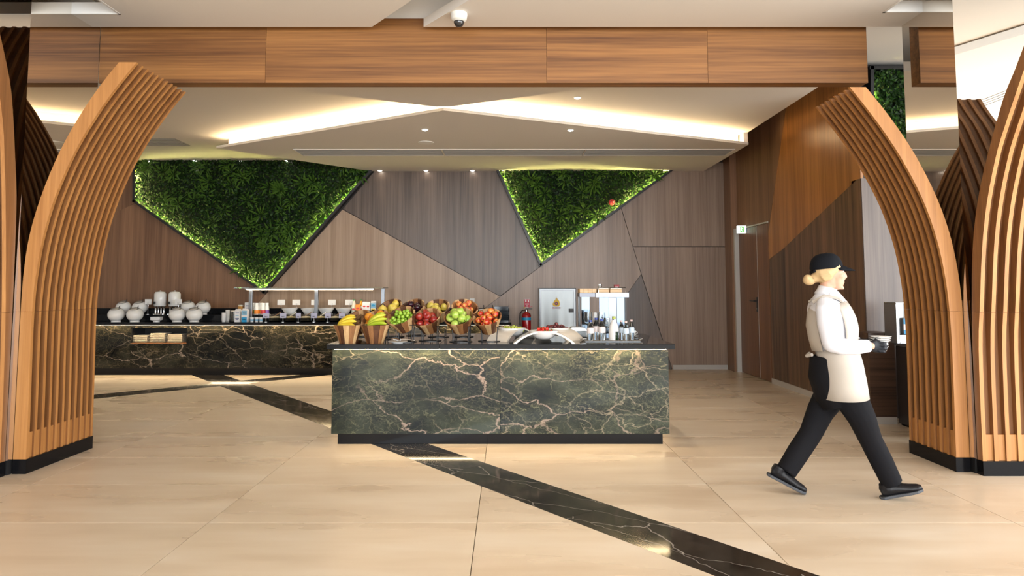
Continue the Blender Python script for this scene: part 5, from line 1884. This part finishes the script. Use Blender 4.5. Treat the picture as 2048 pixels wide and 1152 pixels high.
ws_ = SPOT_W
for i, (px, py, lb) in enumerate(((298, 322, 'downlight nearest the left arch, above the green wall'), (390, 321, 'downlight, second from the left arch above the green wall'), (483, 322, 'downlight, third from the left arch above the green wall'), (573, 321, 'downlight, fourth from the left arch above the green wall'))):
    downlight(lb, px, py, ZU, ws_ * .08, 46)
downlight('downlight in the upper ceiling right of the cove tip', 1155, 195, ZU, ws_)
for px, py, lb in ((760, 341, 'downlight at the wall end, leftmost of the middle three'), (852, 341, 'downlight at the wall end, centre of the middle three'), (945, 341, 'downlight at the wall end, rightmost of the middle three'), (850, 259, 'downlight in the lowered ceiling above the round speaker'), (1141, 260, 'downlight in the lowered ceiling right of centre')):
    downlight(lb, px, py, ZL, ws_ * (.08 if py > 300 else 1), 46 if py > 300 else 105)
p = atZ(852, 285, ZL)
t = thing('ceiling_speaker', 'round flat grille speaker in the lowered ceiling', 'speaker', p)
MB().lathe([(0, -.006), (.085, -.006), (.10, 0), (0, 0)], 26).build('grille', mat('speaker_grille', (.50, .47, .43), .6), t, True)
MB().lathe([(.10, -.007), (.108, -.007), (.108, 0), (.10, 0), (.10, -.007)], 26).build('trim', CEILW, t)
# long linear grille
ga, gb = atZ(586, 298, ZL), atZ(1470, 298, ZL)
gy0, gy1 = ga.y, atZ(1000, 311, ZL).y
t = thing('linear_vent', 'long grey linear ventilation grille across the lowered ceiling', 'vent', ((ga.x + gb.x) / 2, (gy0 + gy1) / 2, ZL))
cuts = [ga.x, atZ(883, 298, ZL).x, atZ(1172, 298, ZL).x, gb.x]
for a, b_ in zip(cuts[:-1], cuts[1:]):
    pn = MB().box((a + .01, gy0 + .02, ZL - .003), (b_ - .01, gy1 - .02, ZL - .0005)).build('panel', GRILLE, t, world=True)
    mb = MB()
    for k in range(9):
        y = gy0 + .04 + (gy1 - gy0 - .08) * k / 8
        mb.box((a + .015, y, ZL - .009), (b_ - .015, y + .012, ZL - .0032))
    mb.build('slats', GRILLE, pn, world=True)
    MB().box((a, gy0, ZL - .010), (b_, gy0 + .015, ZL - .0003)).box((a, gy1 - .015, ZL - .010), (b_, gy1, ZL - .0003)).box((a, gy0 + .0151, ZL - .010), (a + .008, gy1 - .0151, ZL - .0003)).box((b_ - .008, gy0 + .0151, ZL - .010), (b_, gy1 - .0151, ZL - .0003)).build('frame', CEIL, t, world=True)
a, b_ = atZ(300, 277, ZU), atZ(350, 277, ZU)
y1 = atZ(380, 291, ZU).y
t = thing('ceiling_vent', 'grey ventilation grille in the upper ceiling beside the left arch', 'vent', (b_.x - .5, (a.y + y1) / 2, ZU))
MB().prism([(b_.x - 1.6, a.y), (b_.x, a.y), (b_.x, y1), (b_.x - 1.6, y1)], 'z', ZU - .004, ZU - .0005).build('panel', GRILLE, t, world=True)
for k in range(6):
    y = a.y + (y1 - a.y) * (k + .5) / 6
    MB().box((b_.x - 1.58, y, ZU - .012), (b_.x - .02, y + .02, ZU - .0042)).build('slat', GRILLE, t, world=True)
# dome camera and sprinkler
p = atZ(918, 27, ZF)
t = thing('dome_camera', 'white dome security camera on the front ceiling', 'camera', p)
MB().lathe([(0, -.072), (.045, -.072), (.066, -.055), (.072, -.02), (.070, 0), (0, 0)][::-1], 26).build('housing', mat('camera_white', (.80, .79, .74), .4), t, True)
MB().lathe([(0, -.120), (.018, -.117), (.034, -.105), (.044, -.085), (.045, -.0725), (0, -.0725)], 22).build('dome', mat('camera_dome', (.02, .02, .022), .05, spec=.8), t, True)
p = atZ(1073, 167, ZL)
t = thing('sprinkler', 'small chrome sprinkler head just behind the header beam', 'sprinkler', (p.x, YBM + .35, ZL))
MB().lathe([(0, -.004), (.03, -.004), (.03, 0), (0, 0)], 16).build('flange', CHROME, t)
MB().lathe([(0, -.045), (.022, -.045), (.022, -.042), (.006, -.040), (.006, -.0045), (0, -.0045)], 12).build('head', CHROME, t, True)

# ================================================================ THE WALKING PERSON
PY = 4.685
pxm = 303.0


def pp(px, py, dy=0.0):
    q = atY(px, py, PY)
    return Vector((q.x, PY + dy, q.z))


root_p = pp(1690, 700)
pe = thing('person', 'person in black cap, white shirt and cream apron walking past with dishes', 'person', (root_p.x, PY, 0))
OX = Vector((root_p.x, PY, 0))


def P(px, py, dy=0.0):
    return pp(px, py, dy) - OX


def remeshed(mb, name, m, vox, smooth_it=6, parent=pe):
    o = mb.build(name, m, parent, True, angle=180)
    rm = o.modifiers.new('remesh', 'REMESH')
    rm.mode = 'VOXEL'
    rm.voxel_size = vox
    rm.use_smooth_shade = True
    sm_ = o.modifiers.new('smooth', 'SMOOTH')
    sm_.factor = .5
    sm_.iterations = smooth_it
    return o


SKIN = mat('skin', (0.58, 0.34, 0.24), .5, sss=.08)
SHIRT = mat('white_shirt', (0.68, 0.68, 0.73), .8, bump=.12, bscale=14)
APRON = mat('cream_apron', (0.47, 0.425, 0.375), .85, bump=.12, bscale=12)
TROUS = mat('black_trousers', (0.007, 0.007, 0.009), .8, bump=.15, bscale=12, spec=.15)
SHOE = mat('black_shoe', (0.007, 0.007, 0.009), .4, spec=.3)
SOLE = mat('shoe_sole', (0.05, 0.055, 0.065), .6)
HAIR = mat('blonde_hair', (0.60, 0.42, 0.22), .5, bump=.4, bscale=40)
CAPM = mat('black_cap', (0.006, 0.007, 0.010), .8, spec=.15)
GLOVE = mat('black_glove', (0.008, 0.009, 0.013), .5, spec=.25)

pe.location.z = -P(1767, 1001).z * .985
pe.rotation_euler.z = R(-15)
pe.scale = (.93, 1, .985)
MPE = Matrix.Translation(pe.location) @ Matrix.Rotation(R(-15), 4, 'Z') @ Matrix.Diagonal((.93, 1, .985, 1))

# ---- body: head, neck, trunk, arms and legs as one continuous skin surface
b = MB()
hc = P(1660, 548)
b.M = Matrix.Translation(hc) @ Matrix.Rotation(R(4), 4, 'Y')
b.ell((-.012, 0, .030), .098, .074, .098, 20, 14)      # skull
b.loft([((.030, 0, .085), .050, .045), ((.042, 0, .03), .062, .052), ((.047, 0, -.02), .060, .046), ((.050, 0, -.06), .050, .040), ((.056, 0, -.092), .032, .030), ((.058, 0, -.106), .016, .018)], 14)  # face and jaw
b.loft([((.0, 0, -.03), .058, .06), ((.01, 0, -.07), .050, .05), ((.025, 0, -.095), .036, .040)], 14)
b.loft([((.084, 0, .028), .010, .010), ((.099, 0, .006), .0125, .013), ((.108, 0, -.012), .014, .013), ((.098, 0, -.024), .012, .011)], 10)  # nose
b.ell((.092, 0, -.047), .011, .022, .007, 10, 7)       # upper lip
b.ell((.089, 0, -.060), .011, .020, .008, 10, 7)       # lower lip
b.ell((.086, 0, -.092), .016, .018, .014, 10, 7)       # chin
for s in (-1, 1):
    b.ell((.072, s * .033, .046), .016, .022, .010, 10, 7)   # brow
    b.ell((.064, s * .045, -.010), .022, .020, .018, 10, 7)  # cheek
    b.ell((-.012, s * .076, .0), .017, .009, .030, 10, 8)    # ear
b.M = Matrix()
b.loft([(P(1649, 596), .058, .056), (P(1652, 582), .053, .052), (P(1656, 566), .050, .050), (P(1658, 552), .048, .05)], 14)  # neck
b.loft([(P(1668, 790), .150, .105), (P(1665, 740), .142, .100), (P(1664, 700), .120, .085), (P(1659, 650), .140, .100), (P(1650, 615), .150, .085), (P(1649, 597), .090, .060)], 18)
for s, hand in ((-1, (1737, 690)), (1, (1742, 690))):
    d = .17 * s
    b.loft([(P(1645, 608, d * .85), .048, .050), (P(1646, 640, d * 1.12), .044, .046), (P(1653, 684, d * 1.12), .040, .042)], 12)
    b.loft([(P(1650, 682, d * 1.12), .038, .040), (P(1690, 694, d * .95), .034, .036), (P(hand[0], hand[1], d * .62), .024, .030)], 12, (0, 0, 1))
legs = {  # hip, knee, ankle in the photograph and sideways offset
    'front': ((1697, 790), (1738, 880), (1783, 966), -.085),
    'rear': ((1668, 790), (1622, 880), (1572, 952), .085)}
for k, (h, kn, an, d) in legs.items():
    b.loft([(P(h[0], h[1] - 10, d), .085, .088), (P((h[0] + kn[0]) / 2, (h[1] + kn[1]) / 2, d), .072, .078), (P(*kn, d * .35), .052, .056), (P((kn[0] + an[0]) / 2, (kn[1] + an[1]) / 2 - 4, d * .05), .047, .05), (P(*an, d * -.24), .034, .036)], 14)
remeshed(b, 'body', SKIN, .0075, 5)
# face details
eye = mat('eye_white', (.75, .73, .70), .3)
iris = mat('eye_iris', (.05, .045, .04), .2)
for s in (-1, 1):
    b = MB()
    b.M = Matrix.Translation(hc) @ Matrix.Rotation(R(4), 4, 'Y')
    b.ell((.080, s * .030, .024), .010, .013, .007, 12, 8)
    e_ = b.build('eye', eye, pe, True)
    b = MB()
    b.M = Matrix.Translation(hc) @ Matrix.Rotation(R(4), 4, 'Y')
    b.ell((.0875, s * .030, .024), .0035, .006, .006, 10, 7)
    b.build('iris', iris, e_, True)
    b = MB()
    b.M = Matrix.Translation(hc) @ Matrix.Rotation(R(4), 4, 'Y')
    b.tube([(.086, s * .014, .043), (.086, s * .03, .050), (.074, s * .05, .044)], [.003, .004, .0025], 6).build('eyebrow', HAIR, pe, True)
b = MB()
b.M = Matrix.Translation(hc) @ Matrix.Rotation(R(4), 4, 'Y')
b.ell((.1005, 0, -.0535), .003, .016, .0022, 10, 6).build('mouth', mat('lip_line', (.36, .12, .10), .5), pe, True)

# ---- hair: back and sides under the cap, gathered in a low bun
b = MB()
b.M = Matrix.Translation(hc) @ Matrix.Rotation(R(4), 4, 'Y')
b.ell((-.035, 0, .018), .088, .083, .090, 18, 12)
b.loft([((.052, -.058, .062), .012, .02), ((.022, -.072, .036), .016, .028), ((-.02, -.075, .006), .018, .034), ((-.065, -.055, -.03), .02, .034)], 10, (0, 1, 0))
b.loft([((.052, .058, .062), .012, .02), ((.022, .072, .036), .016, .028), ((-.02, .075, .006), .018, .034), ((-.065, .055, -.03), .02, .034)], 10, (0, 1, 0))
b.loft([((-.07, 0, -.01), .05, .045), ((-.10, 0, -.035), .04, .035), ((-.125, 0, -.048), .03, .028)], 12)
remeshed(b, 'hair', HAIR, .007, 4)
b = MB()
b.M = Matrix.Translation(hc) @ Matrix.Rotation(R(4), 4, 'Y')
b.ell((-.140, 0, -.052), .046, .040, .036, 16, 10)
b.ell((-.150, -.01, -.04), .032, .036, .028, 14, 9)
bun = remeshed(b, 'hair_bun', HAIR, .007, 2)
b = MB()
b.M = Matrix.Translation(hc) @ Matrix.Rotation(R(4), 4, 'Y')
b.tube([(-.118, .028, -.036), (-.112, 0, -.02), (-.118, -.028, -.036), (-.122, -.02, -.066), (-.122, .02, -.066), (-.118, .028, -.036)], .006, 6).build('hair_band', BLACKP, pe, True)

# ---- cap
b = MB()
b.M = Matrix.Translation(hc) @ Matrix.Rotation(R(4), 4, 'Y')
prof = [(0, .148), (.03, .147), (.062, .137), (.088, .112), (.101, .08), (.106, .05), (.104, .036)]
old = b.M
b.M = b.M @ Matrix.Translation((-.020, 0, 0)) @ Matrix.Rotation(R(-9), 4, 'Y') @ Matrix.Diagonal((1.08, .90, .98, 1))
b.lathe(prof, 28)
crown = b.build('cap_crown', CAPM, pe, True, angle=80)
sol = crown.modifiers.new('solid', 'SOLIDIFY')
sol.thickness = .004
b = MB()
b.M = old
vs, fs = [], []
for j in range(7):
    u = j / 6
    for k in range(13):
        a = R(-62 + 124 * k / 12)
        rr = .088 + .085 * u * (math.cos(a) ** .7)
        x = -.012 + math.cos(a) * rr * 1.05
        y = math.sin(a) * .092 * (1 + .05 * u)
        vs.append((x, y, .050 + .018 * math.cos(a) - .030 * u * math.cos(a) - .05 * (y / .092) ** 2 * .35))
for j in range(6):
    for k in range(12):
        fs.append((j * 13 + k, j * 13 + k + 1, j * 13 + 14 + k, j * 13 + 13 + k))
br = b.add(vs, fs).build('cap_brim', CAPM, pe, True, angle=80)
br.modifiers.new('solid', 'SOLIDIFY').thickness = .005
b = MB()
b.M = old
b.ell((-.028, 0, .144), .008, .008, .005, 10, 6).build('cap_button', CAPM, pe, True)
b = MB()
b.M = old
b.tube([(-.112, .05, .012), (-.128, 0, .006), (-.112, -.05, .012)], [.010, .012, .010], 8).build('cap_strap', CAPM, pe, True)

# ---- shirt with sleeves and collar
b = MB()
b.loft([(P(1668, 712), .150, .118), (P(1664, 690), .155, .128), (P(1661, 660), .165, .146), (P(1656, 632), .172, .140), (P(1650, 611), .165, .112), (P(1648, 598), .110, .078), (P(1650, 590), .070, .064)], 22)
for s, hx in ((-1, 1735), (1, 1740)):
    d = .17 * s
    b.loft([(P(1645, 604, d * .72), .050, .062), (P(1643, 618, d * 1.02), .062, .070), (P(1644, 646, d * 1.16), .062, .070), (P(1652, 680, d * 1.16), .060, .070), (P(1664, 692, d * 1.12), .058, .060)], 14)
    b.loft([(P(1648, 684, d * 1.14), .056, .058), (P(1668, 691, d * 1.10), .056, .056), (P(1700, 692, d * .92), .052, .052), (P(1729, 690, d * .70), .042, .044)], 14, (0, 0, 1))
    b.ell(P(1652, 686, d * 1.14), .060, .055, .058, 12, 8)
remeshed(b, 'shirt', SHIRT, .010, 5)
b = MB()
b.loft([(P(1651, 594), .082, .080), (P(1654, 584), .070, .069), (P(1656, 575), .066, .064)], 22, cap=False)
col = b.build('shirt_collar', SHIRT, pe, True, angle=80)
col.modifiers.new('solid', 'SOLIDIFY').thickness = .010
for s in (-1, 1):
    b = MB()
    b.add([P(1660, 578, s * .055), P(1676, 584, s * .028), P(1690, 603, s * .060), P(1672, 600, s * .095), P(1655, 590, s * .088)], [(0, 1, 2, 3, 4)])
    cf = b.build('collar_flap', SHIRT, pe)
    cf.modifiers.new('solid', 'SOLIDIFY').thickness = .008

# ---- apron: bib in front, skirt round the hips open at the back
b = MB()
skirt = [(P(1687, 798), .232, .166), (P(1685, 770), .225, .158), (P(1680, 735), .212, .152), (P(1674, 708), .186, .148), (P(1671, 695), .178, .150)]
b.loft(skirt, 30, (0, 1, 0), False, R(-172), R(152))
b.build('apron_skirt', APRON, pe, True, angle=80).modifiers.new('solid', 'SOLIDIFY').thickness = .006
b = MB()
bib = [(P(1670, 698), .174, .150), (P(1668, 680), .178, .162), (P(1666, 662), .180, .172), (P(1664, 644), .172, .166), (P(1660, 626), .160, .150), (P(1656, 610), .130, .130)]
b.loft(bib, 26, (0, 1, 0), False, R(-72), R(72))
b.build('apron_bib', APRON, pe, True, angle=80).modifiers.new('solid', 'SOLIDIFY').thickness = .006
b = MB()
bk = [(P(1668, 700), .176, .150), (P(1664, 672), .180, .162), (P(1660, 646), .182, .165), (P(1655, 624), .172, .142), (P(1651, 606), .145, .108)]
b.loft(bk, 20, (0, 1, 0), False, R(132), R(228))
b.build('apron_back', APRON, pe, True, angle=80).modifiers.new('solid', 'SOLIDIFY').thickness = .005
for s in (-1, 1):
    MB().tube([P(1694, 618, s * .075), P(1672, 597, s * .088), P(1645, 592, s * .085), P(1622, 606, s * .075)], .012, 6).build('apron_strap', APRON, pe, True)
MB().tube([P(1622, 712, -.05), P(1614, 716, 0), P(1622, 712, .05)], .012, 8).build('apron_knot', APRON, pe, True)

# ---- trousers
b = MB()
b.loft([(P(1678, 812), .140, .112), (P(1667, 790), .160, .132), (P(1657, 755), .158, .138), (P(1656, 715), .145, .122)], 20)
for k, (h, kn, an, d) in legs.items():
    hx = 1 if k == 'front' else -1
    mid = ((h[0] + kn[0]) / 2, (h[1] + kn[1]) / 2)
    sh = ((kn[0] + an[0]) / 2, (kn[1] + an[1]) / 2)
    b.loft([(P(h[0] - hx * 6, h[1] - 4, d), .098, .118), (P(*mid, d), .086, .094), (P(*kn, d * .35), .074, .078), (P(sh[0], sh[1], d * .05), .068, .078), (P(an[0] + hx * 1, an[1] + 4, d * -.24), .062, .072)], 16)
remeshed(b, 'trousers', TROUS, .010, 5)

# ---- shoes
def shoe(heel, toe, d, lab):
    h, t = P(*heel, d), P(*toe, d)
    v = t - h
    L = v.length
    ax = v.normalized()
    up = Vector((-ax.z, 0, ax.x))
    m = Matrix(((ax.x, 0, up.x, h.x), (0, 1, 0, h.y), (ax.z, 0, up.z, h.z), (0, 0, 0, 1)))
    b = MB()
    b.M = m
    b.loft([((-.005, 0, .045), .028, .030), ((.03, 0, .052), .036, .042), ((.08, 0, .052), .038, .042), ((.13, 0, .044), .043, .034), ((.19, 0, .034), .046, .026), ((.235, 0, .030), .040, .022), ((.262, 0, .026), .022, .014)], 16)
    b.loft([((.045, 0, .05), .040, .052), ((.042, 0, .10), .040, .048)], 14, (0, 1, 0))
    s_ = remeshed(b, 'shoe', SHOE, .006, 3)
    b = MB()
    b.M = m
    pl = [(-.022, -.022), (.0, -.036), (.08, -.036), (.16, -.048), (.22, -.046), (.262, -.022), (.268, 0), (.262, .022), (.22, .046), (.16, .048), (.08, .036), (0, .036), (-.022, .022)]
    b.prism(pl, 'z', 0, .018)
    b.build('sole', SOLE, s_, bevel=.004)
    b = MB()
    b.M = m
    for k in range(3):
        b.tube([(.10 + k * .022, -.030, .076 - k * .006), (.105 + k * .022, 0, .088 - k * .007), (.10 + k * .022, .030, .076 - k * .006)], .0035, 6)
    b.build('laces', BLACKP, s_, True)
    return s_


gz = 0.0
shoe((1767, 1001), (1845, 979), .020, 'front')
shoe((1537, 968), (1609, 1000), -.020, 'rear')

# ---- gloved hands closed round the stack of dishes
st = P(1752, 690)


def hand(s):
    b = MB()
    w_ = P(1722, 690, .17 * s * .68)
    pc = st + Vector((-.022, s * .062, -.006))
    b.loft([(w_, .030, .034), ((w_ + pc) / 2, .030, .036), (pc, .018, .044), (pc + Vector((.026, -s * .006, -.002)), .014, .042)], 12, (0, 1, 0))
    for f in range(4):
        z = .026 - f * .020
        L = (.030, .034, .033, .026)[f]
        k0 = pc + Vector((.018, s * .002, z))
        k1 = k0 + Vector((L, s * .004, -.002))
        k2 = k1 + Vector((L * .62, -s * .016, -.002))
        k3 = k2 + Vector((L * .20, -s * .024, 0))
        b.tube([k0, k1, k2, k3], [.0098, .0092, .0085, .007], 8)
        b.ell(k3, .007, .007, .007, 8, 6)
    t0 = pc + Vector((-.006, -s * .010, .030))
    t1 = t0 + Vector((.020, -s * .018, .018))
    t2 = t1 + Vector((.026, -s * .012, .006))
    b.tube([t0, t1, t2], [.012, .0105, .009], 8)
    b.ell(t2, .009, .009, .009, 8, 6)
    return remeshed(b, 'glove', GLOVE, .0045, 2)


hand(-1)
hand(1)
# ---- the dishes carried
c = MPE @ st
bowlp = [(0, 0), (.030, 0), (.033, .004), (.050, .040), (.047, .040), (.030, .006), (0, .005)]
for k, lb in enumerate(('white bowl at the bottom of the stack the person carries', 'white bowl, second from the bottom of the carried stack', 'white bowl at the top of the carried bowls, under the saucers')):
    o = thing('carried_bowl', lb, 'bowl', (c.x + .022, c.y, c.z - .050 + k * .013), 0, 'bowls carried by the person')
    MB().lathe(bowlp, 24).build('shell', CERAM, o, True, angle=50)
for k, lb in enumerate(('lower white saucer lying on the carried bowls', 'middle white saucer lying on the carried bowls', 'topmost white saucer of the stack the person carries')):
    o = thing('carried_saucer', lb, 'plate', (c.x + .020 + .004 * k, c.y, c.z + .0175 + k * .013), 0, 'saucers carried by the person')
    MB().lathe([(0, 0), (.036, 0), (.064, .010), (.066, .013), (.038, .006), (0, .006)], 26).build('dish', CERAM, o, True)
